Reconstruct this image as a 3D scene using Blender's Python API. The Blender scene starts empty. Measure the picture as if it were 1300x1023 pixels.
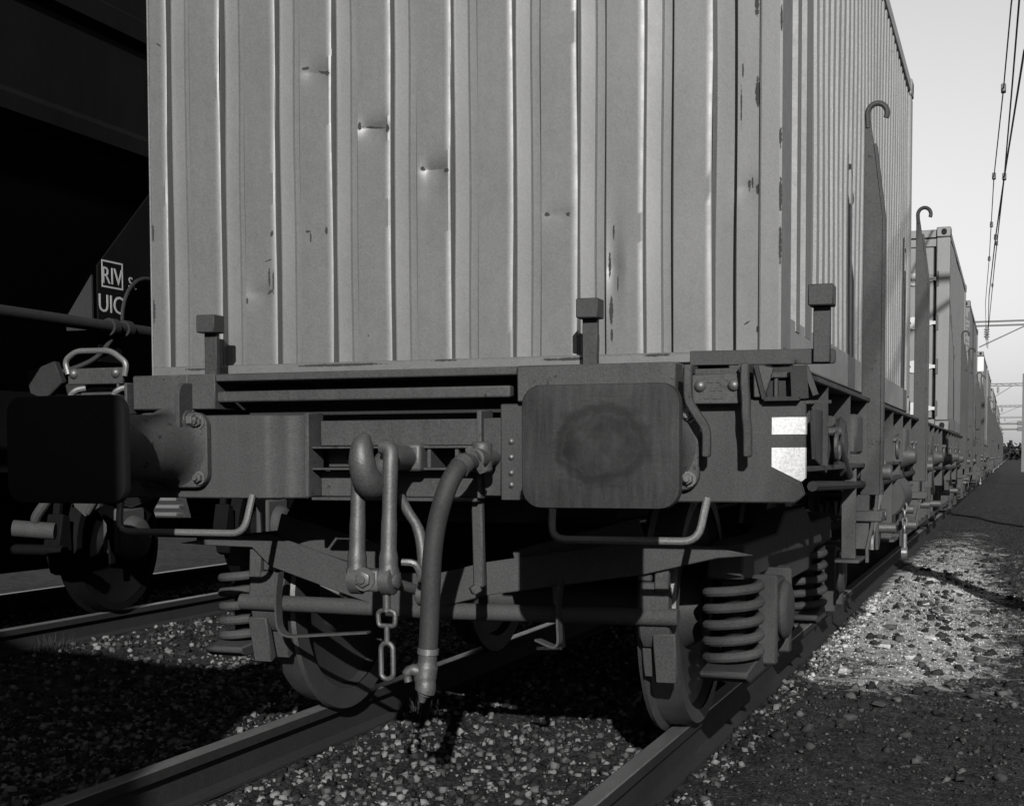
import bpy, math, random
import numpy as np
from mathutils import Vector, Matrix
random.seed(7); rng = np.random.default_rng(11)
S = bpy.context.scene
COL = S.collection
PI = math.pi

# ------------------------------------------------------------------ camera
cd = bpy.data.cameras.new('camera'); cam = bpy.data.objects.new('camera', cd); COL.objects.link(cam)
F_PX, YAW, PIT, ROLL = 1755.95, 0.34606, -0.05, -0.00301
cd.sensor_fit = 'HORIZONTAL'; cd.sensor_width = 36.0; cd.lens = F_PX/1300*36
fw = Vector((-math.sin(YAW)*math.cos(PIT), math.cos(YAW)*math.cos(PIT), math.sin(PIT)))
r0 = Vector((math.cos(YAW), math.sin(YAW), 0)); u0 = r0.cross(fw)
rr = r0*math.cos(ROLL)+u0*math.sin(ROLL); uu = -r0*math.sin(ROLL)+u0*math.cos(ROLL)
cam.matrix_world = Matrix(((rr.x, uu.x, -fw.x, 1.9308), (rr.y, uu.y, -fw.y, -4.2425), (rr.z, uu.z, -fw.z, 1.0315), (0, 0, 0, 1)))
cd.shift_x = 0.0; cd.shift_y = (668.11-511.5)/1300
cd.clip_start = 0.05; cd.clip_end = 4000
S.camera = cam

# ------------------------------------------------------------------ world and sun (black and white photograph: neutral light)
TRAVEL = Vector((-0.365, 1.0, -0.45)).normalized()
el = math.asin(-TRAVEL.z); az = math.atan2(-TRAVEL.x, -TRAVEL.y)
W = bpy.data.worlds.new('World'); S.world = W; W.use_nodes = True
nt = W.node_tree; nt.nodes.clear()
sky = nt.nodes.new('ShaderNodeTexSky'); sky.sky_type = 'NISHITA'; sky.sun_disc = False
sky.sun_elevation = el; sky.sun_rotation = az; sky.air_density = 3.0; sky.dust_density = 0.5; sky.ozone_density = 1.0
bw = nt.nodes.new('ShaderNodeRGBToBW'); bg = nt.nodes.new('ShaderNodeBackground'); wo = nt.nodes.new('ShaderNodeOutputWorld')
bg.inputs['Strength'].default_value = 0.053
nt.links.new(sky.outputs[0], bw.inputs[0]); nt.links.new(bw.outputs[0], bg.inputs['Color']); nt.links.new(bg.outputs[0], wo.inputs[0])
sl = bpy.data.lights.new('sun', 'SUN'); sl.energy = 5.0; sl.angle = math.radians(0.55); sl.color = (1, 0.99, 0.98)
so = bpy.data.objects.new('sun', sl); COL.objects.link(so)
so.rotation_mode = 'QUATERNION'; so.rotation_quaternion = (-TRAVEL).to_track_quat('Z', 'Y'); so.location = (5, -20, 12)
vs = S.view_settings; vs.view_transform = 'Standard'; vs.look = 'None'; vs.gamma = 1.0; vs.exposure = 1.18; vs.use_curve_mapping = False

# ------------------------------------------------------------------ materials
def N(t, k, **kw):
    n = t.nodes.new(k)
    for a, b in kw.items(): setattr(n, a, b)
    return n
def math_(t, op, a, b=None, c=None):
    n = N(t, 'ShaderNodeMath', operation=op)
    for i, q in enumerate((a, b, c)):
        if q is None: continue
        if hasattr(q, 'is_linked'): t.links.new(q, n.inputs[i])
        else: n.inputs[i].default_value = q
    return n.outputs[0]
def noise(t, vec, scale, detail=4, rough=0.55, mapscale=None):
    if mapscale:
        mp = N(t, 'ShaderNodeMapping'); mp.inputs['Scale'].default_value = mapscale
        t.links.new(vec, mp.inputs[0]); vec = mp.outputs[0]
    n = N(t, 'ShaderNodeTexNoise'); n.inputs['Scale'].default_value = scale
    n.inputs['Detail'].default_value = detail; n.inputs['Roughness'].default_value = rough
    t.links.new(vec, n.inputs['Vector']); return n.outputs['Fac']
def smooth(t, x, a, b):
    n = N(t, 'ShaderNodeMapRange', interpolation_type='SMOOTHSTEP')
    n.inputs['From Min'].default_value = a; n.inputs['From Max'].default_value = b
    t.links.new(x, n.inputs['Value']); return n.outputs['Result']
def mixf(t, fac, a, b):
    n = N(t, 'ShaderNodeMix', data_type='FLOAT')
    for i, q in ((0, fac), (2, a), (3, b)):
        if hasattr(q, 'is_linked'): t.links.new(q, n.inputs[i])
        else: n.inputs[i].default_value = q
    return n.outputs[0]
def newmat(name):
    m = bpy.data.materials.new(name); m.use_nodes = True; t = m.node_tree
    b = t.nodes['Principled BSDF']; tc = N(t, 'ShaderNodeTexCoord'); return m, t, b, tc.outputs['Object']
def bump(t, b, h, strength, dist):
    n = N(t, 'ShaderNodeBump'); n.inputs['Strength'].default_value = strength; n.inputs['Distance'].default_value = dist
    t.links.new(h, n.inputs['Height']); t.links.new(n.outputs[0], b.inputs['Normal'])
def grey(t, b, val):
    c = N(t, 'ShaderNodeCombineColor')
    for i in range(3): t.links.new(val, c.inputs[i])
    t.links.new(c.outputs[0], b.inputs['Base Color'])
def paint(name, v, rough=0.5, dirt=0.3, fine=0.15, rust=0.0, rustv=0.02, streak=0.15, metallic=0.0, bmp=0.15, marks=None, spec=0.5, big=2.2, scale=1.0, grain=1.5, wear=0.5):
    v *= 0.88; rustv *= 0.88
    m, t, b, vec = newmat(name)
    n1 = noise(t, vec, big*scale, 5); n2 = noise(t, vec, 140*scale, 3, 0.7); n3 = noise(t, vec, 1.0, 4, 0.6, (22*scale, 22*scale, 1.3*scale)); n4 = noise(t, vec, 18*scale, 6, 0.65); n5 = noise(t, vec, 130, 3, 0.8); n6 = noise(t, vec, 34*scale, 5, 0.75)
    k = math_(t, 'ADD', math_(t, 'MULTIPLY', math_(t, 'SUBTRACT', n1, 0.5), 2*dirt), 1.0)
    k = math_(t, 'ADD', k, math_(t, 'MULTIPLY', math_(t, 'SUBTRACT', n2, 0.5), 2*fine))
    k = math_(t, 'ADD', k, math_(t, 'MULTIPLY', math_(t, 'SUBTRACT', n3, 0.5), 2*streak))
    k = math_(t, 'ADD', k, math_(t, 'MULTIPLY', math_(t, 'SUBTRACT', n5, 0.5), grain))
    k = math_(t, 'MULTIPLY', k, math_(t, 'ADD', 1.0, math_(t, 'MULTIPLY', smooth(t, n6, 0.60, 0.74), wear)))
    val = math_(t, 'MAXIMUM', math_(t, 'MULTIPLY', k, v), v*0.15)
    msk = None
    if rust > 0:
        msk = smooth(t, math_(t, 'ADD', math_(t, 'MULTIPLY', n4, 0.7), math_(t, 'MULTIPLY', n1, 0.3)), 0.75-rust, 0.80-rust)
    if marks:
        sx = N(t, 'ShaderNodeSeparateXYZ'); t.links.new(vec, sx.inputs[0])
        wob = math_(t, 'MULTIPLY', math_(t, 'SUBTRACT', noise(t, vec, 70, 5, 0.75), 0.5), 3.4)
        for (mx, mz, rx, rz, slope) in marks:
            dx = math_(t, 'DIVIDE', math_(t, 'SUBTRACT', sx.outputs[0], mx), rx)
            zz = math_(t, 'SUBTRACT', sx.outputs[2], mz)
            if slope: zz = math_(t, 'SUBTRACT', zz, math_(t, 'MULTIPLY', math_(t, 'SUBTRACT', sx.outputs[0], mx), slope))
            dz = math_(t, 'DIVIDE', zz, rz)
            d = math_(t, 'ADD', math_(t, 'ADD', math_(t, 'MULTIPLY', dx, dx), math_(t, 'MULTIPLY', dz, dz)), wob)
            s = math_(t, 'SUBTRACT', 1.0, smooth(t, d, 0.55, 1.0))
            msk = s if msk is None else math_(t, 'MAXIMUM', msk, s)
    ro = math_(t, 'ADD', math_(t, 'MULTIPLY', math_(t, 'SUBTRACT', n4, 0.5), 0.25), rough)
    if msk is not None:
        val = mixf(t, msk, val, rustv); ro = mixf(t, msk, ro, 0.9)
    grey(t, b, val); t.links.new(ro, b.inputs['Roughness'])
    b.inputs['Metallic'].default_value = metallic; b.inputs['Specular IOR Level'].default_value = spec
    if bmp: bump(t, b, math_(t, 'ADD', math_(t, 'MULTIPLY', n2, 0.4), n4), bmp, 0.004)
    return m

M = {}
MARKS = [(-.536, 2.463, .015, .007, 0), (-.465, 2.443, .022, .006, -.3), (-.448, 2.438, .010, .012, 0), (-.262, 2.228, .058, .0045, -.12), (-.318, 2.236, .007, .016, 0), (-.207, 2.218, .008, .018, 0),
         (-.070, 2.065, .009, .009, 0), (.022, 2.053, .011, .009, 0), (-.697, 1.700, .005, .045, 0), (-.690, 1.655, .016, .006, .6), (-.680, 1.69, .004, .055, 0), (-.795, 1.624, .008, .014, 0), (-.684, 1.868, .008, .012, 0), (-.53, 1.868, .012, .005, 0), (-.52, 1.845, .004, .018, 0), (-.455, 1.868, .006, .02, 0), (-.70, 1.77, .018, .003, .3),
         (.402, 1.873, .011, .008, 0), (.478, 1.869, .009, .008, 0), (.626, 1.692, .005, .05, 0), (.632, 1.531, .008, .05, 0), (.634, 1.45, .005, .025, 0), (.640, 1.80, .004, .03, 0), (.655, 1.62, .003, .03, 0),
         (1.127, 2.51, .008, .05, 0), (1.131, 2.226, .009, .055, 0), (1.077, 2.185, .003, .07, 0), (1.082, 2.30, .003, .03, 0), (1.105, 1.926, .006, .022, 0), (1.115, 1.935, .004, .02, 0), (1.133, 1.911, .008, .018, 0), (1.209, 2.071, .005, .04, 0), (1.210, 1.88, .005, .07, 0), (1.210, 1.726, .005, .07, 0), (1.21, 2.45, .004, .05, 0),
         (1.099, 1.474, .012, .004, .6), (1.136, 1.452, .007, .014, 0), (-1.167, 2.613, .014, .004, -.6), (-1.205, 1.60, .008, .05, 0), (-1.205, 1.90, .007, .04, 0), (-.40, 1.372, .20, .006, 0), (.02, 1.378, .06, .005, 0), (.48, 1.37, .10, .006, 0), (.80, 1.375, .05, .006, 0), (-1.0, 1.37, .06, .006, 0)]
M['cont'] = paint('container_paint', 0.0525, rough=0.49, dirt=0.12, fine=0.10, streak=0.13, bmp=0.10, marks=MARKS, rust=0.085, rustv=0.004, grain=0.9, wear=-0.12)
M['cont_side'] = paint('container_side_paint', 0.105, rough=0.5, dirt=0.3, fine=0.1, streak=0.3, rust=0.10, rustv=0.05)
M['cont_post'] = paint('container_post_paint', 0.066, rough=0.6, dirt=0.3, fine=0.1, streak=0.3, rust=0.10, rustv=0.03)
M['cont_b'] = paint('pale_container_paint', 0.058, rough=0.5, dirt=0.22, fine=0.1, streak=0.2, rust=0.05, rustv=0.04)
M['cont_c'] = paint('grey_container_paint', 0.044, rough=0.55, dirt=0.25, fine=0.1, streak=0.2)
M['frame'] = paint('wagon_paint', 0.0200, rough=0.55, dirt=0.42, fine=0.22, streak=0.25, rust=0.14, rustv=0.009, bmp=0.3, spec=0.15)
M['frame_l'] = paint('worn_wagon_paint', 0.0250, rough=0.55, dirt=0.42, fine=0.3, streak=0.25, rust=0.15, rustv=0.010, bmp=0.35, spec=0.15)
M['under'] = paint('underframe_grime_shade', 0.011, spec=0.15, rough=0.75, dirt=0.45, fine=0.3, streak=0.15, rust=0.1, rustv=0.012, bmp=0.5)  # grime, with the shade under the wagon darkened into the colour
M['dusty'] = paint('brake_dust_paint', 0.024, spec=0.15, rough=0.8, dirt=0.35, fine=0.35, streak=0.1, bmp=0.4)
M['bogie'] = paint('bogie_grime', 0.018, spec=0.15, rough=0.75, dirt=0.4, fine=0.3, streak=0.15, rust=0.08, rustv=0.015, bmp=0.4)
M['iron'] = paint('oiled_iron', 0.026, rough=0.5, dirt=0.35, fine=0.3, streak=0.0, bmp=0.5, spec=0.35)
M['bolt'] = paint('bolt_iron', 0.032, rough=0.45, dirt=0.4, fine=0.3, streak=0.0, bmp=0.3)
M['rod'] = paint('worn_handrail', 0.05, rough=0.45, dirt=0.35, fine=0.3, streak=0.0, bmp=0.2)
M['rubber'] = paint('hose_rubber', 0.013, spec=0.2, rough=0.7, dirt=0.25, fine=0.4, streak=0.1, bmp=0.4)
M['black'] = paint('shade_black', 0.0035, rough=0.75, dirt=0.4, fine=0.3, streak=0.2, spec=0.12)  # near-black for dark hollows; on the left buffer plate, shade put into colour
M['white'] = paint('white_paint', 0.30, rough=0.7, dirt=0.08, fine=0.06, streak=0.06, rust=0.01, rustv=0.1)
M['letter'] = paint('lettering_white', 0.22, rough=0.6, dirt=0.25, fine=0.2, streak=0.1)
M['letter_d'] = paint('lettering_dark', 0.02, rough=0.7)
M['steel'] = paint('bright_steel', 0.20, rough=0.3, dirt=0.3, fine=0.2, metallic=0.8)
M['wheel'] = paint('wheel_steel', 0.013, spec=0.25, rough=0.55, dirt=0.3, fine=0.2, streak=0.0, bmp=0.25)
M['tread'] = paint('wheel_tread', 0.06, rough=0.6, dirt=0.25, fine=0.15, streak=0.0, metallic=0.8)
M['hopper'] = paint('hopper_black_paint', 0.0028, rough=0.7, dirt=0.5, fine=0.25, streak=0.3, spec=0.04)
M['galv'] = paint('galvanised', 0.10, rough=0.6, dirt=0.3, fine=0.2)
M['mast'] = paint('mast_paint', 0.04, rough=0.7, dirt=0.3, fine=0.2)
M['wood'] = paint('sleeper_wood', 0.05, rough=0.85, dirt=0.4, fine=0.3, bmp=0.5)
M['pale'] = paint('pale_timber', 0.035, rough=0.8, dirt=0.3, fine=0.2)
M['rail'] = paint('rail_side_rust', 0.013, spec=0.1, rough=0.8, dirt=0.35, fine=0.3, bmp=0.4)
M['railtop'] = paint('rail_head_polish', 0.30, rough=0.42, dirt=0.2, fine=0.1, metallic=0.9, streak=0.0)
M['leaf'] = paint('far_foliage', 0.018, spec=0.0, rough=0.8)
M['wire'] = paint('wire_copper', 0.05, rough=0.6)

# buffer plate: worn grease ring pressed by the neighbour's plate
def plate_mat():
    m, t, b, vec = newmat('buffer_plate_worn')
    sx = N(t, 'ShaderNodeSeparateXYZ'); t.links.new(vec, sx.inputs[0])
    dx = math_(t, 'DIVIDE', math_(t, 'SUBTRACT', sx.outputs[0], 0.885), 0.118); dz = math_(t, 'DIVIDE', math_(t, 'SUBTRACT', sx.outputs[2], 1.063), 0.095)
    d = math_(t, 'SQRT', math_(t, 'ADD', math_(t, 'MULTIPLY', dx, dx), math_(t, 'MULTIPLY', dz, dz)))
    n1 = noise(t, vec, 14, 6, 0.65); n2 = noise(t, vec, 160, 3, 0.7); n3 = noise(t, vec, 1, 5, 0.65, (60, 60, 5)); n5 = noise(t, vec, 4.5, 4)
    d = math_(t, 'ADD', d, math_(t, 'MULTIPLY', math_(t, 'SUBTRACT', n1, 0.5), 0.8))
    n7 = noise(t, vec, 1.0, 6, 0.7, (9, 9, 45)); ring = math_(t, 'MULTIPLY', smooth(t, d, 0.84, 0.97), math_(t, 'SUBTRACT', 1.0, smooth(t, d, 1.03, 1.22)))
    smear = math_(t, 'MULTIPLY', math_(t, 'SUBTRACT', 1.0, smooth(t, d, 1.0, 2.0)), smooth(t, n7, 0.48, 0.62))
    inner = math_(t, 'SUBTRACT', 1.0, smooth(t, d, 0.8, 0.95))
    v = math_(t, 'ADD', 0.0120, math_(t, 'MULTIPLY', math_(t, 'SUBTRACT', n5, 0.5), 0.018))
    v = math_(t, 'ADD', v, math_(t, 'MULTIPLY', math_(t, 'SUBTRACT', n2, 0.5), 0.012))
    v = math_(t, 'ADD', v, math_(t, 'MULTIPLY', math_(t, 'SUBTRACT', n3, 0.5), 0.020))
    v = mixf(t, math_(t, 'MULTIPLY', smear, 0.55), v, 0.006)
    v = mixf(t, math_(t, 'MULTIPLY', ring, 0.72), v, 0.004)
    v = mixf(t, math_(t, 'MULTIPLY', inner, 0.75), v, math_(t, 'MULTIPLY', math_(t, 'POWER', n1, 2.5), 0.036))
    grey(t, b, v); b.inputs['Roughness'].default_value = 0.6; b.inputs['Specular IOR Level'].default_value = 0.10
    bump(t, b, math_(t, 'ADD', n1, math_(t, 'MULTIPLY', n2, 0.3)), 0.25, 0.004); return m
M['plate'] = plate_mat()

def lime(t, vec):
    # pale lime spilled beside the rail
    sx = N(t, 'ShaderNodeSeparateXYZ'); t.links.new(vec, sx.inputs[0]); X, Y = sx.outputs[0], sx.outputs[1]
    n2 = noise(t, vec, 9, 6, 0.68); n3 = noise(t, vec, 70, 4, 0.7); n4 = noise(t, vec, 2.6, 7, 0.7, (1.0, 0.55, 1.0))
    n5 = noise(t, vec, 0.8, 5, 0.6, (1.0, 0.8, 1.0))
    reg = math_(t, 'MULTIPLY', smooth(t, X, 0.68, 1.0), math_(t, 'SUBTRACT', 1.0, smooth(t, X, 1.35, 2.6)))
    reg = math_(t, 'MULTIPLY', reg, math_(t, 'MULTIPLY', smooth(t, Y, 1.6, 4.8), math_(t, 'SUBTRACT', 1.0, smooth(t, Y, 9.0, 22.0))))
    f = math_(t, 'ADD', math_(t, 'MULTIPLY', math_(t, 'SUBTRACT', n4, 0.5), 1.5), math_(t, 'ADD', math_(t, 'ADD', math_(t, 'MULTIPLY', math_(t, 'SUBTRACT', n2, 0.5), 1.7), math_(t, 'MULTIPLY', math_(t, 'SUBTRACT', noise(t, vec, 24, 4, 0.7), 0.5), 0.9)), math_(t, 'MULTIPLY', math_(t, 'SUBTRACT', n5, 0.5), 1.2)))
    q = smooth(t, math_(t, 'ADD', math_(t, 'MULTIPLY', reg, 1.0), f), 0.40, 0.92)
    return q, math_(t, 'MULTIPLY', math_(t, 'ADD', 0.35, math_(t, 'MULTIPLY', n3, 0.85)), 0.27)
def ground_mat():
    m, t, b, vec = newmat('yard_ground')
    sx = N(t, 'ShaderNodeSeparateXYZ'); t.links.new(vec, sx.inputs[0]); X, Y = sx.outputs[0], sx.outputs[1]
    n1 = noise(t, vec, 0.9, 6, 0.6); n2 = noise(t, vec, 9, 6, 0.68); n3 = noise(t, vec, 70, 4, 0.7); n4 = noise(t, vec, 2.6, 7, 0.7, (1.0, 0.55, 1.0))
    v = math_(t, 'ADD', 0.011, math_(t, 'MULTIPLY', math_(t, 'SUBTRACT', n1, 0.4), 0.02))
    v = math_(t, 'ADD', v, math_(t, 'MULTIPLY', math_(t, 'SUBTRACT', n2, 0.45), 0.065))
    v = math_(t, 'MULTIPLY', v, math_(t, 'ADD', 0.25, math_(t, 'MULTIPLY', smooth(t, n3, 0.36, 0.70), 1.7)))
    q, pale = lime(t, vec)
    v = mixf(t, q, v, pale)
    grey(t, b, math_(t, 'MAXIMUM', v, 0.003)); b.inputs['Roughness'].default_value = 0.95; b.inputs['Specular IOR Level'].default_value = 0.1
    bump(t, b, math_(t, 'ADD', math_(t, 'MULTIPLY', n3, 0.35), n2), 1.0, 0.07); return m
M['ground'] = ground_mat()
def stone_mat(name, lo, hi, dusted=True):
    m, t, b, vec = newmat(name)
    g = N(t, 'ShaderNodeNewGeometry'); r = g.outputs['Random Per Island']
    p = math_(t, 'POWER', r, 3.0)
    v = math_(t, 'ADD', lo, math_(t, 'MULTIPLY', p, hi-lo)); n = noise(t, vec, 60, 4, 0.7)
    v = math_(t, 'MULTIPLY', v, math_(t, 'ADD', 0.5, n)); 
    if dusted:
        q, pale = lime(t, vec); v = mixf(t, math_(t, 'MULTIPLY', q, math_(t, 'SUBTRACT', 1.0, smooth(t, r, 0.50, 0.80))), v, pale)
    grey(t, b, v)
    b.inputs['Roughness'].default_value = 0.9; b.inputs['Specular IOR Level'].default_value = 0.12; bump(t, b, n, 0.5, 0.006); return m
M['stone'] = stone_mat('ballast_stone', 0.003, 0.085)
M['clod'] = stone_mat('clod_slag', 0.006, 0.045, False)
M['cinder'] = stone_mat('cinder_stone', 0.003, 0.036)

# ------------------------------------------------------------------ mesh helpers
class MB:
    def __init__(s): s.v = []; s.f = []
    def add(s, vs_, fs):
        o = len(s.v); s.v += [tuple(p) for p in vs_]; s.f += [tuple(i+o for i in q) for q in fs]; return s
    def box(s, x0, x1, y0, y1, z0, z1):
        return s.add([(x0,y0,z0),(x1,y0,z0),(x1,y1,z0),(x0,y1,z0),(x0,y0,z1),(x1,y0,z1),(x1,y1,z1),(x0,y1,z1)],
                     [(0,3,2,1),(4,5,6,7),(0,1,5,4),(1,2,6,5),(2,3,7,6),(3,0,4,7)])
    def prism(s, pts, plane, a, b):
        n = len(pts)
        def P(p, w): return {'xz': (p[0], w, p[1]), 'yz': (w, p[0], p[1]), 'xy': (p[0], p[1], w)}[plane]
        vs_ = [P(p, a) for p in pts]+[P(p, b) for p in pts]
        fs = [tuple(range(n)), tuple(range(2*n-1, n-1, -1))]+[(i, n+i, n+(i+1) % n, (i+1) % n) for i in range(n)]
        return s.add(vs_, fs)
    def bar(s, p0, p1, w, h, up=(0, 0, 1)):
        p0 = Vector(p0); p1 = Vector(p1); d = (p1-p0).normalized(); u = Vector(up)
        if abs(d.dot(u)) > 0.98: u = Vector((0, 1, 0)) if abs(d.y) < 0.9 else Vector((1, 0, 0))
        sx = d.cross(u).normalized(); sy = sx.cross(d).normalized()
        vs_ = [p+sx*(w/2*a)+sy*(h/2*c) for p in (p0, p1) for a, c in ((-1,-1),(1,-1),(1,1),(-1,1))]
        return s.add(vs_, [(0,1,2,3),(7,6,5,4),(0,4,5,1),(1,5,6,2),(2,6,7,3),(3,7,4,0)])
    def tube(s, pts, r, n=10, cap=True):
        pts = [Vector(p) for p in pts]; k = len(pts); rs = r if isinstance(r, (list, tuple)) else [r]*k
        t = [(pts[min(i+1, k-1)]-pts[max(i-1, 0)]).normalized() for i in range(k)]
        a = Vector((0, 0, 1)) if abs(t[0].z) < 0.9 else Vector((1, 0, 0)); a = (a-t[0]*a.dot(t[0])).normalized(); vs_ = []
        for i in range(k):
            a = (a-t[i]*a.dot(t[i])).normalized(); b = t[i].cross(a)
            vs_ += [pts[i]+(a*math.cos(2*PI*j/n)+b*math.sin(2*PI*j/n))*rs[i] for j in range(n)]
        fs = [(i*n+j, i*n+(j+1) % n, (i+1)*n+(j+1) % n, (i+1)*n+j) for i in range(k-1) for j in range(n)]
        if cap: fs += [tuple(range(n-1, -1, -1)), tuple(range((k-1)*n, k*n))]
        return s.add(vs_, fs)
    def cyl(s, p0, p1, r, r2=None, n=20): return s.tube([p0, p1], [r, r if r2 is None else r2], n)
    def lathe(s, prof, c, axis='x', n=40, cap=True):
        c = Vector(c); vs_ = []; k = len(prof)
        for (a, r) in prof:
            for j in range(n):
                p = math.cos(2*PI*j/n)*r; q = math.sin(2*PI*j/n)*r
                vs_.append(c+Vector({'x': (a, p, q), 'y': (p, a, q), 'z': (p, q, a)}[axis]))
        fs = [(i*n+j, i*n+(j+1) % n, (i+1)*n+(j+1) % n, (i+1)*n+j) for i in range(k-1) for j in range(n)]
        if cap: fs += [tuple(range(n-1, -1, -1)), tuple(range((k-1)*n, k*n))]
        return s.add(vs_, fs)
    def strip(s, pts, w, th, wdir):
        # flat bar of width w (along wdir) and thickness th following pts
        pts = [Vector(p) for p in pts]; k = len(pts); wd = Vector(wdir).normalized(); vs_ = []
        for i in range(k):
            t = (pts[min(i+1, k-1)]-pts[max(i-1, 0)]).normalized(); nn = t.cross(wd).normalized(); w2 = nn.cross(t).normalized()
            vs_ += [pts[i]+w2*(w/2*a)+nn*(th/2*c) for a, c in ((-1,-1),(1,-1),(1,1),(-1,1))]
        fs = [(i*4+j, i*4+(j+1) % 4, (i+1)*4+(j+1) % 4, (i+1)*4+j) for i in range(k-1) for j in range(4)]
        return s.add(vs_, fs+[(3,2,1,0), tuple(range((k-1)*4, k*4))])
    def hexbolt(s, c, axis, r=0.018, h=0.016, washer=True):
        c = Vector(c); a = Vector(axis)
        if washer: s.cyl(c, c+a*0.004, r*1.45, n=14)
        s.tube([c+a*0.004, c+a*(0.004+h*0.85), c+a*(0.004+h)], [r, r, r*0.85], 6); s.cyl(c+a*(0.004+h), c+a*(0.004+h*1.6), r*0.5, n=8); return s
    def dome(s, c, axis, r):
        c = Vector(c); a = Vector(axis)
        return s.tube([c, c+a*r*0.35, c+a*r*0.65, c+a*r*0.82], [r, r*0.9, r*0.6, r*0.2], 12)
    def build(s, name, mat, parent=None, bevel=0, ang=35, seg=1, label=None):
        me = bpy.data.meshes.new(name); me.from_pydata(s.v, [], s.f); me.validate(clean_customdata=False)
        import bmesh
        bm = bmesh.new(); bm.from_mesh(me); bmesh.ops.recalc_face_normals(bm, faces=bm.faces); bm.to_mesh(me); bm.free()
        me.polygons.foreach_set('use_smooth', [True]*len(me.polygons)); me.set_sharp_from_angle(angle=math.radians(ang))
        me.materials.append(M[mat] if isinstance(mat, str) else mat)
        o = bpy.data.objects.new(name, me); COL.objects.link(o)
        if parent is not None: o.parent = parent
        if bevel:
            md = o.modifiers.new('bevel', 'BEVEL'); md.width = bevel; md.segments = seg; md.limit_method = 'ANGLE'; md.angle_limit = math.radians(40)
        if label: o['label'] = label
        return o
def curve(pts, n=6):
    P = [Vector(p) for p in pts]; out = []
    for i in range(len(P)-1):
        a = P[max(i-1, 0)]; b = P[i]; c = P[i+1]; d = P[min(i+2, len(P)-1)]
        for k in range(n):
            t = k/n; out.append(0.5*((2*b)+(c-a)*t+(2*a-5*b+4*c-d)*t*t+(3*b-a-3*c+d)*t**3))
    return out+[P[-1]]
def fillet(pts, r, n=5):
    P = [Vector(p) for p in pts]; out = [P[0]]
    for i in range(1, len(P)-1):
        a = (P[i-1]-P[i]); b = (P[i+1]-P[i]); q = min(r, a.length*0.45, b.length*0.45); A = P[i]+a.normalized()*q; B = P[i]+b.normalized()*q
        out += [(1-t)**2*A+2*t*(1-t)*P[i]+t*t*B for t in [k/n for k in range(n+1)]]
    return out+[P[-1]]
def rrect(cx, cz, w, h, r, n=5):
    out = []
    for sx, sz, a0 in ((1, 1, 0), (-1, 1, 90), (-1, -1, 180), (1, -1, 270)):
        for k in range(n+1):
            a = math.radians(a0+90*k/n); out.append((cx+sx*(w/2-r)+math.cos(a)*r, cz+sz*(h/2-r)+math.sin(a)*r))
    return out
def empty(name, loc=(0, 0, 0)):
    o = bpy.data.objects.new(name, None); COL.objects.link(o); o.location = loc; o.empty_display_size = 0.2; return o
def tag(o, label=None, cat=None, group=None, kind=None):
    if label: o['label'] = label
    if cat: o['category'] = cat
    if group: o['group'] = group
    if kind: o['kind'] = kind
    return o
def inst(src, parent, loc=(0, 0, 0), rotz=0):
    o = src.copy(); COL.objects.link(o); o.parent = parent; o.location = loc; o.rotation_euler = (0, 0, rotz); return o
def copy_tree(o, parent=None, skip=()):
    c = o.copy(); COL.objects.link(c); c.parent = parent
    for ch in list(o.children):
        if ch.name.split('.')[0] not in skip: copy_tree(ch, c, skip)
    return c
def text_mesh(txt, size, name, mat, parent, mtx, ext=0.001, label=None, vertical=False):
    cu = bpy.data.curves.new('t', 'FONT'); cu.body = '\n'.join(txt) if vertical else txt; cu.size = size; cu.extrude = ext
    cu.align_x = 'CENTER'; cu.space_line = 0.85 if vertical else 1.0; cu.resolution_u = 3
    o = bpy.data.objects.new('t', cu); COL.objects.link(o); dg = bpy.context.evaluated_depsgraph_get()
    me = bpy.data.meshes.new_from_object(o.evaluated_get(dg)); bpy.data.objects.remove(o); bpy.data.curves.remove(cu)
    me.transform(mtx); me.name = name; me.materials.clear(); me.materials.append(M[mat])
    ob = bpy.data.objects.new(name, me); COL.objects.link(ob); ob.parent = parent
    if label: ob['label'] = label
    return ob
FRONT = Matrix.Rotation(PI/2, 4, 'X')                              # text facing -Y
SIDE = Matrix.Rotation(PI/2, 4, 'Z') @ Matrix.Rotation(PI/2, 4, 'X')   # text facing +X

# ================================================================== SETTING
def hnoise(x, y, s, seed):
    r = np.random.default_rng(seed); out = np.zeros_like(x)
    for k in range(9):
        a = r.uniform(0, 2*PI); fr = s*r.uniform(0.6, 1.8); ph = r.uniform(0, 2*PI)
        out += np.sin((x*math.cos(a)+y*math.sin(a))*fr+ph)
    return out/9
def ground_z(x, y):
    x = np.asarray(x, float); y = np.asarray(y, float)
    z = np.full_like(x, -0.235)
    for c in (0.0, -4.54): z = np.maximum(z, -0.160-np.clip((np.abs(x-c)-1.25)*0.16, 0, 0.3))
    z = np.where(x > 1.35, np.maximum(-0.215, -0.160-(x-1.35)*0.15), np.where(x > 0, -0.160, z))
    z = z+0.012*hnoise(x, y, 5, 1)+0.012*hnoise(x, y, 17, 2)+0.010*hnoise(x, y, 48, 3)
    far = np.clip((np.hypot(x, y)-60)/200, 0, 1)
    return z*(1-far)+far*(-0.25)
xs = np.concatenate([[-1500, -700, -300, -120, -60, -30, -18, -12, -9], np.arange(-7.5, 3.6, 0.06), [3.9, 4.5, 5.5, 7, 10, 16, 30, 60, 150, 400, 1500]])
ys = np.concatenate([[-300, -100, -40, -20, -10, -5, -3], np.arange(-2, 13, 0.07), np.arange(13, 30, 0.3), np.arange(30, 60, 2), [65, 75, 90, 110, 140, 180, 240, 320, 450, 700, 1200, 3000]])
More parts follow.
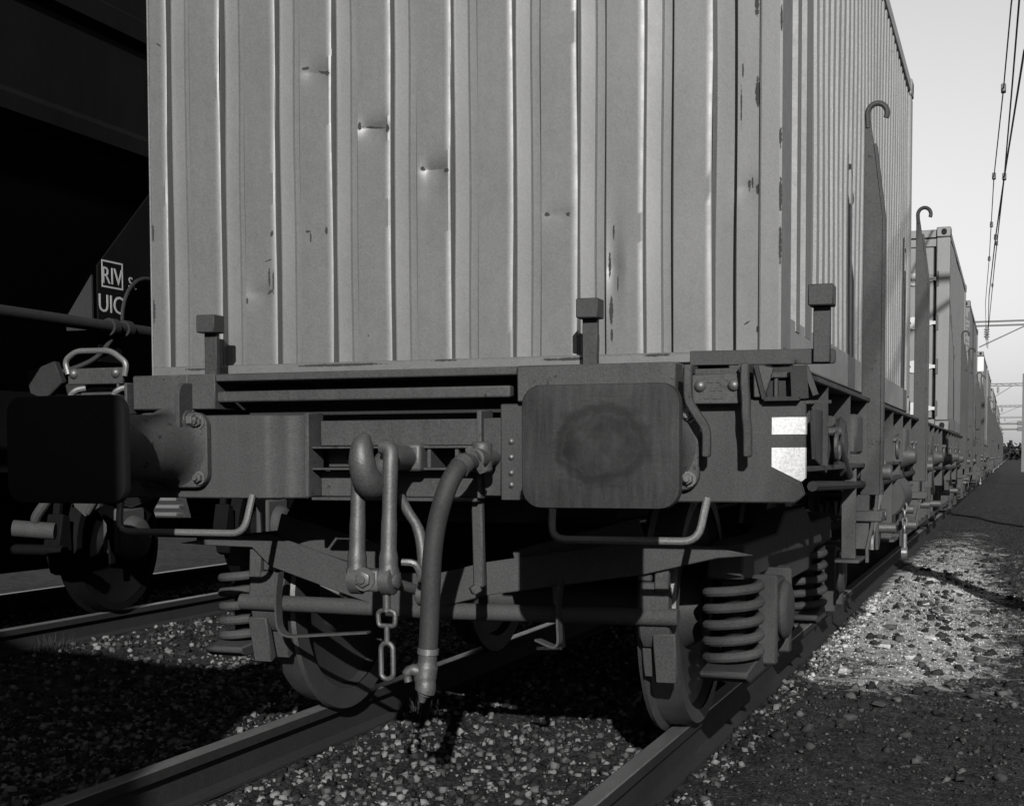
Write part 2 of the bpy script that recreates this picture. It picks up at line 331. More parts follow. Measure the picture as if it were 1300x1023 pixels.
GX, GY = np.meshgrid(xs, ys); GZ = ground_z(GX, GY); nx_, ny_ = len(xs), len(ys)
me = bpy.data.meshes.new('ground')
idx = np.arange(nx_*ny_).reshape(ny_, nx_)
quads = np.stack([idx[:-1, :-1], idx[:-1, 1:], idx[1:, 1:], idx[1:, :-1]], -1).reshape(-1, 4)
me.from_pydata(np.stack([GX, GY, GZ], -1).reshape(-1, 3).tolist(), [], quads.tolist())
me.polygons.foreach_set('use_smooth', [True]*len(me.polygons)); me.materials.append(M['ground'])
ground = tag(bpy.data.objects.new('ground', me), kind='structure'); COL.objects.link(ground)

PHI = (1+5**.5)/2
ICO_V = np.array([(-1,PHI,0),(1,PHI,0),(-1,-PHI,0),(1,-PHI,0),(0,-1,PHI),(0,1,PHI),(0,-1,-PHI),(0,1,-PHI),(PHI,0,-1),(PHI,0,1),(-PHI,0,-1),(-PHI,0,1)])/1.902
ICO_F = np.array([(0,11,5),(0,5,1),(0,1,7),(0,7,10),(0,10,11),(1,5,9),(5,11,4),(11,10,2),(10,7,6),(7,1,8),(3,9,4),(3,4,2),(3,2,6),(3,6,8),(3,8,9),(4,9,5),(2,4,11),(6,2,10),(8,6,7),(9,8,1)])
CUB_V = np.array([(-1,-1,-1),(1,-1,-1),(1,1,-1),(-1,1,-1),(-.72,-.72,1),(.72,-.72,1),(.72,.72,1),(-.72,.72,1)])*.72
CUB_F = np.array([(0,3,2),(0,2,1),(4,5,6),(4,6,7),(0,1,5),(0,5,4),(1,2,6),(1,6,5),(2,3,7),(2,7,6),(3,0,4),(3,4,7)])
def stones(name, mat, n, x0, x1, y0, y1, r0, r1, label, flat=0.7, avoid=()):
    x = rng.uniform(x0, x1, n); y = rng.uniform(y0, y1, n)
    d = np.abs(y+4.24)/9; keep = rng.uniform(0, 1, n) < np.clip(1.5/np.maximum(d, 0.3)**1.2, 0.1, 1)
    for a, w in avoid: keep &= np.abs(x-a) > w
    x, y = x[keep], y[keep]; n = len(x)
    r = r0+(r1-r0)*rng.uniform(0, 1, n)**2.2
    BV, BF = CUB_V, CUB_F; nv = len(BV)
    V = BV[None]*(1+rng.uniform(-0.45, 0.30, (n, nv, 3)))
    V = V*np.stack([rng.uniform(0.75, 1.3, n), rng.uniform(0.75, 1.3, n), rng.uniform(flat*0.7, flat*1.2, n)], -1)[:, None]
    a = rng.uniform(0, 2*PI, n); ca, sa = np.cos(a)[:, None], np.sin(a)[:, None]
    tl = rng.uniform(-0.9, 0.9, n)[:, None]; yy = V[:, :, 1]*np.cos(tl)-V[:, :, 2]*np.sin(tl); zz = V[:, :, 1]*np.sin(tl)+V[:, :, 2]*np.cos(tl)
    V = np.stack([V[:, :, 0]*ca-yy*sa, V[:, :, 0]*sa+yy*ca, zz], -1)*r[:, None, None]
    V += np.stack([x, y, ground_z(x, y)+r*0.30], -1)[:, None]
    Fc = (BF[None]+nv*np.arange(n)[:, None, None]).reshape(-1, 3)
    me = bpy.data.meshes.new(name); me.vertices.add(nv*n); me.vertices.foreach_set('co', V.reshape(-1).astype(np.float32))
    me.loops.add(len(Fc)*3); me.loops.foreach_set('vertex_index', Fc.reshape(-1).astype(np.int32))
    me.polygons.add(len(Fc)); me.polygons.foreach_set('loop_start', np.arange(0, len(Fc)*3, 3, dtype=np.int32)); me.polygons.foreach_set('loop_total', np.full(len(Fc), 3, dtype=np.int32))
    me.update(); me.validate(); me.materials.append(M[mat])
    o = bpy.data.objects.new(name, me); COL.objects.link(o); return tag(o, label, 'gravel', kind='stuff')
RAILS = (-0.7525, 0.7525, -3.7875, -5.2925)
stones('ballast', 'stone', 44000, -2.6, 0.98, -1.4, 8.0, 0.005, 0.024, 'loose broken ballast stones lying between and beside the rails', avoid=[(a, 0.075) for a in RAILS])
stones('ballast_bed', 'stone', 17000, -6.2, -2.6, 0.5, 12, 0.007, 0.030, 'sunlit broken stones in the gap between the two tracks', avoid=[(a, 0.075) for a in RAILS])
stones('cinders', 'cinder', 75000, 0.90, 3.2, -1.5, 32, 0.003, 0.0115, 'dark cinders and small pebbles strewn right of the train', flat=0.6)
stones('clods', 'clod', 1500, 0.92, 2.7, 1.2, 15, 0.010, 0.042, 'dark clods and slag lumps scattered over the pale lime', flat=0.55)
for i, (x, y, r) in enumerate([(1.28, 3.1, .055), (1.42, 4.15, .05), (1.2, 4.6, .045), (1.55, 3.2, .05), (1.15, 5.6, .06), (1.5, 6.4, .06), (1.3, 7.2, .07), (1.75, 5.0, .05), (1.62, 2.6, .045), (1.35, 2.5, .04), (1.08, 3.5, .05), (1.5, 8.4, .08),
                                (1.7, 7.2, .06), (1.25, 9.2, .07), (1.82, 3.7, .05), (1.0, 2.9, .05), (1.45, 5.2, .04), (1.36, 6.0, .045)]):
    b = MB(); V = ICO_V*(1+rng.uniform(-0.25, 0.25, (12, 1)))*np.array([1.25, 0.9, 0.5])*r
    a = rng.uniform(0, 6); V = np.stack([V[:, 0]*math.cos(a)-V[:, 1]*math.sin(a), V[:, 0]*math.sin(a)+V[:, 1]*math.cos(a), V[:, 2]], -1)+np.array([x, y, float(ground_z([x], [y])[0])+r*0.2])
    b.add(V.tolist(), [tuple(f) for f in ICO_F.tolist()]); b.build('stone', 'cinder', ground, ang=20)

def make_track(cx, label):
    t = tag(empty('railway_track', (cx, 0, 0)), label, 'track', kind='structure')
    prof = [(-.065,-.16),(.065,-.16),(.065,-.148),(.012,-.135),(.009,-.05),(.034,-.038),(.036,-.004),(-.036,-.004),(-.034,-.038),(-.009,-.05),(-.012,-.135),(-.065,-.148)]
    for s in (-1, 1):
        r = MB(); r.prism([(p[0]+s*0.7525, p[1]) for p in prof], 'xz', -40, 420); r = r.build('rail', 'rail', t)
        h = MB(); h.prism([(s*0.7525-.033, -.0038), (s*0.7525+.033, -.0038), (s*0.7525+.028, 0.0), (s*0.7525-.028, 0.0)], 'xz', -40, 420); h.build('running_surface', 'railtop', r)
    sb = MB(); sb.box(-1.22, 1.22, -.125, .125, -.34, -.182); src = sb.build('sleeper', 'wood', t, bevel=.008); src.location = (0, -3.0, 0)
    for k in range(1, 46): inst(src, t, (0, -3.0+0.6*k, 0))
    cl = MB()
    return t
make_track(0, 'near railway track under the container train'); make_track(-4.54, 'second railway track under the black hopper wagon')

# far treeline, one mass on the horizon
b = MB()
for k in range(9000):
    x = random.uniform(-60, 160); h = 4.2+1.2*math.sin(x*0.13)+.8*math.sin(x*0.41+1); y = 430+random.uniform(-8, 8); z = random.uniform(-.5, h)*random.uniform(.6, 1); s = random.uniform(.5, 1.0)
    d = Vector((random.uniform(-1, 1), random.uniform(-1, 1), random.uniform(-1, 1))).normalized(); e = d.orthogonal().normalized()*s; g = d.cross(e)
    c = Vector((x, y, z)); b.add([c+e, c+g, c-e*.8, c-g*.9], [(0, 1, 2, 3)])
tag(b.build('tree_line', 'leaf'), 'low dark line of trees on the far horizon', 'trees', kind='stuff')

# catenary masts and portals
def h_mast(b, x, y, z0, z1, w=0.22):
    b.box(x-w/2, x+w/2, y-.11, y-.095, z0, z1); b.box(x-w/2, x+w/2, y+.095, y+.11, z0, z1); b.box(x-.008, x+.008, y-.094, y+.094, z0, z1)
def portal(y, xl, xr, z, label, box=False):
    p = tag(empty('catenary_portal', (0, y, 0)), label, 'portal', 'overhead line portals across the tracks')
    for x in (xl, xr):
        m = MB(); h_mast(m, x, 0, -.3, z+.9, .24 if y < 80 else .34); m.build('mast', 'mast', p)
    bm_ = MB(); bm_.box(xl, xr, -.05, .05, z+.12, z+.19); bm_.box(xl, xr, -.05, .05, z-.05, z+.02); k = xl
    while y > 80 and k < xr-1: bm_.bar((k, 0, z-.01), (k+.5, 0, z+.15), .04, .04, (0, 1, 0)); bm_.bar((k+.5, 0, z+.15), (k+1, 0, z-.01), .04, .04, (0, 1, 0)); k += 1.0
    bm_.build('beam', 'mast', p)
    br = MB(); br.bar((0.6, 0, z-.9), (xr-.9, 0, z-.02), .05, .05, (0, 1, 0)); br.build('brace', 'mast', p)
    for x in (0.9, -3.7):
        i_ = MB(); i_.cyl((x, 0, z-.05), (x, 0, z-.6), .05, n=10)
        for q in range(4): i_.cyl((x, 0, z-.15-.1*q), (x, 0, z-.19-.1*q), .11, n=12)
        i_.build('insulator', 'galv', p)
    if box:
        for zz in (z-1.1, z-2.0):
            bx = MB(); bx.box(xl, xr, -.1, .1, zz, zz+.28); bx.box(xr-3.6, xr-.5, -.35, .2, zz-.15, zz+.55); bx.build('signal_gantry', 'mast', p, bevel=.02)
portal(57, -7.5, 3.4, 6.45, 'nearest overhead line portal, its beam crossing the sky right of the train')
portal(110, -7.5, 2.85, 6.45, 'second overhead line portal with its dark mast at the right picture edge')
portal(161, -7.5, 3.6, 6.5, 'third overhead line portal, seen low beyond the second mast')
portal(237, -9.5, 6.4, 7.2, 'farthest portal carrying two dark signal gantry beams', True)
def side_mast(x, y, h, w, label):
    p = tag(empty('catenary_mast', (x, y, 0)), label, 'mast', 'masts standing right of the track')
    m = MB(); h_mast(m, 0, 0, -.35, h, w); m.build('post', 'mast', p, bevel=.004)
    f = MB(); f.box(-.3, .3, -.3, .3, -.4, -.12); f.build('footing', 'galv', p, bevel=.02)
    a = MB(); a.bar((0, 0, h-.6), (1.6, 0, h-.55), .06, .06, (0, 1, 0)); a.bar((0, 0, h-1.6), (1.4, 0, h-.6), .05, .05, (0, 1, 0)); a.build('cantilever', 'mast', p)
side_mast(3.0, 5.35, 7.2, .26, 'steel mast beyond the right picture edge whose shadow crosses the pale lime')
side_mast(3.5, 17.9, 6.5, .2, 'farther steel mast beyond the right picture edge casting a thin ground shadow')
def wire(pts, r, name, label, knots=()):
    o = MB(); o.tube(pts, r, 6); ob = o.build(name, 'wire'); tag(ob, label, 'wire', 'overhead wires above the train')
    for (x, y, z) in knots:
        k = MB(); k.box(x-.03, x+.03, y-.06, y+.06, z-.05, z+.05); k.build('clamp', 'mast', ob, bevel=.01)
def lerp3(a, b_, n): return [tuple(a[i]+(b_[i]-a[i])*k/n for i in range(3)) for k in range(n+1)]
wire([(7.28, -25, 5.6), (1.87, 10.8, 5.6), (1.777, 14.3, 5.6), (1.602, 20, 5.6), (1.387, 30, 5.6), (1.139, 39.9, 5.6), (.9, 57, 5.55)], .009, 'contact_wire', 'leftmost and thinnest overhead wire rising past the container', [(1.777, 14.3, 5.6), (1.602, 20, 5.6), (1.5, 25, 5.6), (1.387, 30, 5.6)])
wire([(7.65, -25, 6.2), (1.945, 12.76, 6.2), (1.871, 16.66, 6.2), (1.738, 23.3, 6.2), (1.45, 35, 6.15), (.95, 57, 6.1)], .013, 'messenger_wire', 'middle overhead wire crossing the sky at right', [(1.738, 23.3, 6.2), (1.53, 31.5, 6.16), (1.33, 40, 6.14)])
wire([(7.52, -25, 5.3), (2.0, 11.57, 5.3), (1.772, 18.5, 5.3), (1.58, 25, 5.35), (1.3, 36, 5.4), (.95, 57, 5.5)], .013, 'feeder_wire', 'rightmost overhead wire leaving the picture at its right edge', [(1.772, 18.5, 5.3), (1.58, 25, 5.35)])

# ================================================================== FLAT WAGON
LW = 19.5
wagon = tag(empty('flat_wagon'), 'nearest flat wagon, buffers and coupling facing the camera under the ribbed container', 'wagon', 'container flat wagons of the train')

# ---- headstock
hs = MB()
fr = [(-1.345, 0), (-.52, 0), (-.49, .012), (-.465, .045), (-.44, .062), (-.40, .07), (-.355, .07)]
hs.prism(fr+[(x, y+.022) for x, y in reversed(fr)], 'xy', .89, 1.182)
headstock = hs.build('headstock', 'frame', wagon, bevel=.004)
b = MB(); b.prism([(.362, .89), (1.315, .89), (1.345, .915), (1.333, .95), (1.345, .985), (1.345, 1.205), (.362, 1.205)], 'xz', 0.0, .022); b.build('headstock_plate', 'frame', headstock, bevel=.004)
b = MB(); b.box(.30, .361, .004, .03, .905, 1.16); b.build('headstock_plate', 'frame', headstock, bevel=.003)
for z in (1.083, 1.032, .981, .942):
    b = MB(); b.dome((.40, -.0005, z), (0, -1, 0), .011); b.build('rivet', 'bolt', headstock)
    b = MB(); b.dome((-.372, .0695, z), (0, -1, 0), .008); b.build('rivet', 'bolt', headstock)
for x0, x1 in ((-.352, -.335), (.283, .299)):
    b = MB(); b.box(x0, x1, -.012, .10, .897, 1.185); b.build('post', 'frame_l', headstock, bevel=.003)
b = MB(); b.box(-.334, .282, .075, .095, 1.072, 1.160); b.build('pocket_plate', 'frame_l', headstock, bevel=.003)
b = MB(); b.box(-.334, .282, .075, .095, .897, .985); b.build('pocket_plate', 'frame_l', headstock, bevel=.003)
for z in (1.066, .993):
    b = MB(); b.box(-.334, .282, .01, .16, z-.004, z+.004); b.build('rib', 'frame_l', headstock, bevel=.002)
b = MB(); b.box(-.36, .30, .161, .18, .90, 1.17); b.build('pocket_back', 'under', headstock)
b = MB(); b.prism([(-.33, 1.0), (-.16, 1.0), (-.16, 1.06), (-.33, 1.06)], 'xz', .13, .14); b.cyl((-.226, .128, 1.032), (-.226, .1295, 1.032), .02); b.build('pocket_plate', 'frame', headstock)
b = MB(); b.cyl((-.226, .10, 1.032), (-.226, .1275, 1.032), .021); b.build('pin', 'black', headstock)
for x in (.10, .20):
    b = MB(); b.box(x-.006, x+.006, .02, .158, .998, 1.061); b.build('rib', 'frame_l', headstock)
b = MB(); b.box(-.33, .28, -.006, .074, .885, .8965); b.build('rib', 'frame_l', headstock, bevel=.003)
# top beam with long opening
b = MB(); b.box(-1.03, -.80, -.03, .24, 1.203, 1.325); b.build('top_block', 'frame_l', headstock, bevel=.005)
b = MB(); b.box(-.798, -.69, -.03, .24, 1.203, 1.325); b.build('top_block', 'frame_l', headstock, bevel=.003)
b = MB(); b.box(.43, .95, -.03, .24, 1.208, 1.325); b.build('top_block', 'frame_l', headstock, bevel=.005)
b = MB(); b.box(-.688, .428, -.03, .24, 1.297, 1.324); b.build('top_lip', 'frame_l', headstock, bevel=.004)
b = MB(); b.box(-.688, .428, .20, .238, 1.10, 1.2955); b.build('opening_back', 'under', headstock)
b = MB(); b.box(-.70, .40, -.012, .03, 1.226, 1.264); b.build('shaft', 'frame_l', headstock, bevel=.006, seg=2)
b = MB(); b.prism([(-.02, 1.297), (.15, 1.297), (.15, 1.262)], 'yz', -.335, -.325); b.build('rib', 'frame', headstock)
# hanging bracket on the left
pr = fillet([(.0, 1.05, 0), (-.115, 1.05, 0), (-.115, 1.294, 0), (0, 1.294, 0)], .05)
b = MB(); b.prism([(p.x, p.y) for p in pr], 'yz', -.80, -.782); br = b.build('bracket', 'frame', headstock, bevel=.003)
b = MB(); b.hexbolt((-.781, -.06, 1.165), (1, 0, 0), .024, .02); b.prism([(-.10, 1.16), (-.03, 1.20), (-.02, 1.09), (-.045, 1.07)], 'yz', -.7815, -.776); b.build('bolt', 'bolt', headstock)
# white end markings, wrapped over the corner
b = MB(); b.box(1.244, 1.3453, -.0022, .03, 1.098, 1.150); b.build('marking', 'white', wagon, label='upper white rectangle painted on the headstock end')
b = MB(); b.prism([(1.244, 1.058), (1.3453, 1.058), (1.3453, .965), (1.334, .955), (1.244, 1.0)], 'xz', -.0022, .026); b.build('marking', 'white', wagon, label='lower white mark with a slanted bottom edge on the headstock')
# label plate, bolts and the bent lashing bars of the right end; plain plate and handrail on the left
def end_plate(x0, x1, z0, z1):
    b = MB(); b.box(x0, x1, -.05, -.038, z0, z1); o = b.build('bolted_plate', 'frame_l', wagon, bevel=.003)
    for x in (x0+.028, x1-.028):
        b = MB(); b.dome((x, -.0505, (z0+z1)/2+.01), (0, -1, 0), .019); b.build('bolt', 'bolt', o)
    return o
lp = end_plate(1.005, 1.165, 1.192, 1.283)
for i, (w, z) in enumerate(((.016, 1.262), (.012, 1.262), (.02, 1.237), (.012, 1.237), (.018, 1.213), (.018, 1.213), (.014, 1.213))):
    x = 1.055+(.0, .028, .008, .034, -.01, .014, .036)[i]
    b = MB(); b.box(x, x+w, -.0525, -.0505, z-.006, z+.006); b.build('raised_character', 'frame_l', lp)
b = MB(); b.box(1.0, 1.17, -.037, .0, 1.284, 1.30); b.build('rib', 'frame', wagon)
for xx, sw in ((1.005, .055), (1.178, .008)):
    b = MB(); b.strip(curve([(xx, -.09, 1.31), (xx, -.095, 1.25), (xx+.004, -.095, 1.20), (xx+sw*.55, -.095, 1.155), (xx+sw, -.09, 1.11), (xx+sw, -.085, 1.03)], 5), .024, .03, (1, 0, 0)); b.build('bent_bar', 'frame', wagon, bevel=.004)
    b = MB(); b.box(xx-.02, xx+.01, -.085, .0, 1.285, 1.31); b.build('bar_root', 'frame', wagon)
# open lashing pocket at the right corner
b = MB()
for p in (((1.20, 1.305), (1.225, 1.205)), ((1.225, 1.205), (1.33, 1.205)), ((1.33, 1.205), (1.325, 1.305))):
    b.bar((p[0][0], -.01, p[0][1]), (p[1][0], -.01, p[1][1]), .05, .012, (0, 0, 1))
b.box(1.20, 1.335, .05, .06, 1.205, 1.305); b.build('lashing_pocket', 'under', wagon)
b = MB(); b.prism([(1.19, 1.21), (1.225, 1.21), (1.25, 1.30), (1.19, 1.31)], 'xz', -.02, .0); b.build('pocket_cheek', 'frame_l', wagon, bevel=.004)
b = MB(); b.box(1.34, 1.42, -.0, .012, 1.19, 1.20); b.bar((1.345, 0, 1.30), (1.375, 0, 1.215), .03, .014); b.build('pocket_lip', 'frame', wagon)
ep = end_plate(-1.292, -1.056, 1.298, 1.356)
hl = fillet([(-1.285, -.055, 1.335), (-1.30, -.055, 1.385), (-1.25, -.055, 1.418), (-1.10, -.055, 1.416), (-1.035, -.055, 1.37), (-1.045, -.055, 1.325)], .03)
b = MB(); b.tube(hl, .0105, 10); b.build('handrail', 'rod', wagon)
for xx in (-1.27, -1.085):
    b = MB(); b.tube(curve([(xx+.04, -.03, 1.285), (xx+.01, -.05, 1.275), (xx-.01, -.055, 1.24), (xx-.012, -.055, 1.10)], 5), .011, 8); b.build('bent_bar', 'rod', wagon)
b = MB(); b.box(-1.25, -1.10, -.035, -.005, 1.23, 1.27); b.box(-1.045, -1.033, -.06, .1, 1.19, 1.30); b.box(-1.085, -1.075, -.05, .1, 1.19, 1.30); b.build('end_bracket', 'frame_l', wagon, bevel=.003)
# rails under the headstock
for x0, x1 in ((-1.085, -.545), (.552, 1.052)):
    b = MB(); b.tube(fillet([(x0, -.03, .905), (x0, -.05, .77), (x1-.025, -.05, .77), (x1, -.03, .905)], .05), .0125, 10); b.build('grab_rail', 'rod', wagon)

# ---- buffers
def buffer(cx, mat, label):
    B = empty('buffer'); B.parent = wagon; B['label'] = label
    n = 9; pts = rrect(0, 0, .45, .34, .055, 6); b = MB()
    k = len(pts); ring = []
    for s_, y in ((1.0, -.588), (1.0, -.607), (.985, -.613), (.70, -.619), (.35, -.6215)):
        ring.append(len(b.v)); b.v += [(cx+p[0]*s_, y, 1.06+p[1]*s_) for p in pts]
    for a, c in zip(ring[:-1], ring[1:]): b.f += [(a+i, a+(i+1) % k, c+(i+1) % k, c+i) for i in range(k)]
    b.f += [tuple(ring[-1]+i for i in range(k)), tuple(ring[0]+i for i in range(k-1, -1, -1))]
    b.build('plate', mat, B, ang=40)
    b = MB(); b.lathe([(-.589, .075), (-.57, .085), (-.44, .085)], (cx, 0, 1.06), 'y', 28); b.build('plunger', 'iron', B)
    b = MB(); b.lathe([(-.441, .088), (-.441, .104), (-.425, .110), (-.15, .113), (-.09, .118), (-.05, .128), (-.034, .142)], (cx, 0, 1.068), 'y', 36); b.build('housing', 'frame_l', B)
    b = MB(); b.prism(rrect(cx, 1.06, .30, .265, .05, 5), 'xz', -.033, -.0015); b.build('flange', 'frame_l', B, bevel=.004)
    for sx in (-1, 1):
        for sz in (-1, 1):
            b = MB(); b.hexbolt((cx+sx*.119, -.034, 1.06+sz*.098), (0, -1, 0), .017, .018); b.build('bolt', 'bolt', B)
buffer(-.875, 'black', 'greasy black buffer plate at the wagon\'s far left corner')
buffer(.875, 'plate', 'worn grey buffer with a rubbed oval patch on its plate')

# ---- draw hook and screw coupling
b = MB()
hk = curve([(.03, .08, 1.03), (.03, -.10, 1.03), (.03, -.17, 1.01), (.03, -.215, .965), (.03, -.265, .945), (.028, -.312, .965), (.024, -.335, 1.02), (.022, -.328, 1.07), (.028, -.305, 1.10)], 5)
nh = len(hk); b.tube(hk, [(.040, .042, .044, .046, .047, .046, .042, .033, .014)[min(i//5, 8)]*(1-(i % 5)/5)+(.040, .042, .044, .046, .047, .046, .042, .033, .014)[min(i//5+1, 8)]*((i % 5)/5) for i in range(nh)], 16)
b.build('draw_hook', 'iron', wagon, ang=60)
b = MB(); b.box(-.025, .085, -.02, .07, .985, 1.078); b.build('hook_guide', 'iron', wagon, bevel=.012, seg=2)
SC = empty('screw_coupling'); SC.parent = wagon
# bow through the hook throat with two long arms
for sx, nm in ((-.022, 'link_arm'), (.088, 'link_arm')):
    b = MB(); b.tube(curve([(.033+(sx-.033)*.35, -.245, 1.065), (.033+(sx-.033)*.9, -.25, 1.055), (sx, -.262, 1.0), (sx, -.272, .85), (sx, -.28, .72), (sx, -.28, .66)], 5), [.025]*12+[.024]*4+[.026]*4+[.031]*3+[.035]*3, 12); 
    b.lathe([(-.022, .036), (-.017, .047), (.017, .047), (.022, .036)], (sx, -.28, .645), 'x', 20); b.build(nm, 'iron', SC)
    b = MB(); b.lathe([(-.030 if sx < 0 else .021, .012), (-.029 if sx < 0 else .022, .024), (-.0205 if sx < 0 else .032, .026), (-.0203 if sx < 0 else .036, .018)], (sx, -.28, .645), 'x', 16); b.build('pin_head', 'bolt', SC)
b = MB(); b.box(-.001, .067, -.318, -.245, .61, .68); b.build('trunnion', 'iron', SC, bevel=.008, seg=2)
b = MB(); b.hexbolt((.02, -.319, .65), (0, -1, 0), .026, .012); b.build('pin_head', 'bolt', SC)
b = MB(); b.cyl((.054, -.24, .64), (.10, -.10, .60), .018); b.build('screw', 'iron', SC)
b = MB(); b.tube(curve([(.04, -.08, .90), (.075, -.10, .855), (.115, -.11, .80), (.135, -.12, .72), (.14, -.125, .60), (.13, -.13, .565)], 5), [.017]*10+[.019]*16, 12); b.lathe([(-.018, .028), (-.012, .036), (.012, .036), (.018, .028)], (.138, -.125, .585), 'x', 18); b.build('rear_link', 'iron', SC)
b = MB(); b.tube(curve([(.12, -.25, .70), (.16, -.24, .695), (.175, -.23, .66), (.165, -.225, .645)], 4), .012, 8); b.build('handle', 'bolt', SC)
b = MB(); b.tube(fillet([(.075, -.28, .55), (.05, -.28, .545), (.052, -.28, .50), (.108, -.28, .50), (.11, -.28, .545), (.085, -.28, .55)], .012, 3), .008, 8); b.cyl((.08, -.28, .62), (.08, -.28, .545), .013); b.cyl((.08, -.28, .50), (.08, -.28, .45), .009); b.build('swivel', 'iron', SC)
lk = [(.08+.021*math.cos(a), -.28, (.425 if math.sin(a) > 0 else .352)+.021*math.sin(a)) for a in np.linspace(PI/2, PI/2+2*PI, 25)]
b = MB(); b.tube(lk, .0085, 8); b.build('chain_link', 'iron', SC)

# ---- brake hose
BH = empty('brake_hose'); BH.parent = wagon
hp = [(.335, -.17, 1.025), (.318, -.225, 1.010), (.303, -.27, .972), (.285, -.295, .91), (.263, -.30, .83), (.250, -.305, .74), (.243, -.305, .64), (.236, -.30, .53), (.229, -.30, .42)]
b = MB(); b.tube(curve(hp, 6), .0305, 16); b.build('hose', 'rubber', BH)
b = MB(); b.cyl((.2305, -.30, .438), (.2295, -.30, .420), .0335); b.build('hose_band', 'steel', BH)
b = MB(); b.cyl((.321, -.215, 1.014), (.314, -.243, .998), .034); b.build('hose_band', 'iron', BH)
b = MB(); b.tube(curve([(.229, -.30, .420), (.227, -.30, .39), (.222, -.305, .35), (.225, -.31, .315), (.218, -.31, .295)], 5), [.030]*6+[.036]*6+[.033]*6+[.022]*3, 14)
b.tube(curve([(.222, -.31, .36), (.19, -.325, .372), (.172, -.33, .36), (.176, -.33, .335)], 4), [.02]*5+[.017]*4+[.013]*4, 10); b.cyl((.217, -.31, .30), (.212, -.31, .27), .018, .010, 10); b.build('coupling_head', 'iron', BH, ang=50)
b = MB(); b.cyl((.335, -.17, 1.025), (.335, -.06, 1.03), .034); b.cyl((.335, -.06, 1.03), (.335, .02, 1.03), .026); b.lathe([(-.05, .02), (-.045, .034), (.045, .034), (.05, .02)], (.335, -.10, 1.032), 'z', 14); b.build('angle_cock', 'iron', BH, bevel=.004)
b = MB(); b.bar((.335, -.215, 1.06), (.362, -.16, .985), .022, .012, (0, 1, 0)); b.build('cock_handle', 'steel', BH)
b = MB(); b.bar((.262, .05, .90), (.268, .05, .60), .038, .028, (0, 1, 0)); b.bar((.268, .05, .60), (.245, .03, .585), .03, .03); b.build('hanger_bar', 'frame_l', wagon, bevel=.005)

# ---- flat bar and container guide lugs
b = MB(); b.prism([(p.x, p.y) for p in fillet([(.967, 1.320, 0), (1.42, 1.315, 0), (1.42, 1.362, 0), (.967, 1.366, 0)], .012, 3)], 'xz', .10, .116); b.build('flat_bar', 'frame', wagon, bevel=.002)
for x, z0, y in ((-.838, 1.325, .2), (.612, 1.325, .2), (1.381, 1.318, .096)):
    b = MB(); b.box(x-.026, x+.026, y-.02, y+.003, z0, 1.49); o = b.build('guide_lug', 'frame', wagon, bevel=.003)
    b = MB(); b.box(x-.038, x+.038, y-.055, y+.02, 1.488, 1.553); b.build('lug_cap', 'frame', o, bevel=.004)

# ---- underframe
b = MB()
for s in (-1, 1):
    sill = MB(); sill.box(s*1.25-.006, s*1.25+.006, .03, LW-.03, 1.0, 1.27); sill.box(s*1.25-.09, s*1.25+.09, .03, LW-.03, 1.271, 1.289); sill.box(s*1.25-.07, s*1.25+.07, .03, LW-.03, .982, .999); sill.build('side_sill', 'frame', wagon, bevel=.003)
    fb = MB(); fb.prism([(4.4, .98), (5.6, .50), (13.9, .50), (15.1, .98)], 'yz', s*1.18-.008, s*1.18+.008); fb.box(s*1.18-.07, s*1.18+.07, 5.6, 13.9, .475, .499)
    tsill = fb.build('truss_sill', 'frame', wagon, bevel=.003)
    for k in range(14):
        b = MB(); b.box(min(s*1.189, s*1.24), max(s*1.189, s*1.24), 5.8+.6*k, 5.815+.6*k, .50, .975); b.build('truss_rib', 'frame', tsill)
b = MB(); b.box(-.32, .32, .35, LW-.35, .80, 1.24); b.build('centre_sill', 'under', wagon)
b = MB(); b.box(-1.16, 1.16, 0, .12, 1.02, 1.262); cm = b.build('cross_member', 'under', wagon); cm.location = (0, .26, 0)
for k in range(1, 25): inst(cm, wagon, (0, .26+.78*k, 0))
b = MB(); b.box(-1.15, 1.15, .26, LW-.26, 1.264, 1.30); b.build('deck', 'under', wagon)
for s in (-1, 1):
    for y in (.36, 6.0, 13.2, 18.9):
        b = MB(); b.box(s*1.10-.06, s*1.10+.06, y, y+.16, 1.302, 1.3465); b.build('container_pad', 'frame', wagon, bevel=.004)
b = MB(); b.box(-1.345, 1.345, LW-.022, LW, .89, 1.2); b.build('rear_headstock', 'frame', wagon)
for s in (-1, 1):
    b = MB(); b.lathe([(0, .12), (.40, .10), (.58, .08), (.60, .16), (.62, .16)], (s*.875, LW, 1.06), 'y', 20); b.build('rear_buffer', 'frame', wagon)
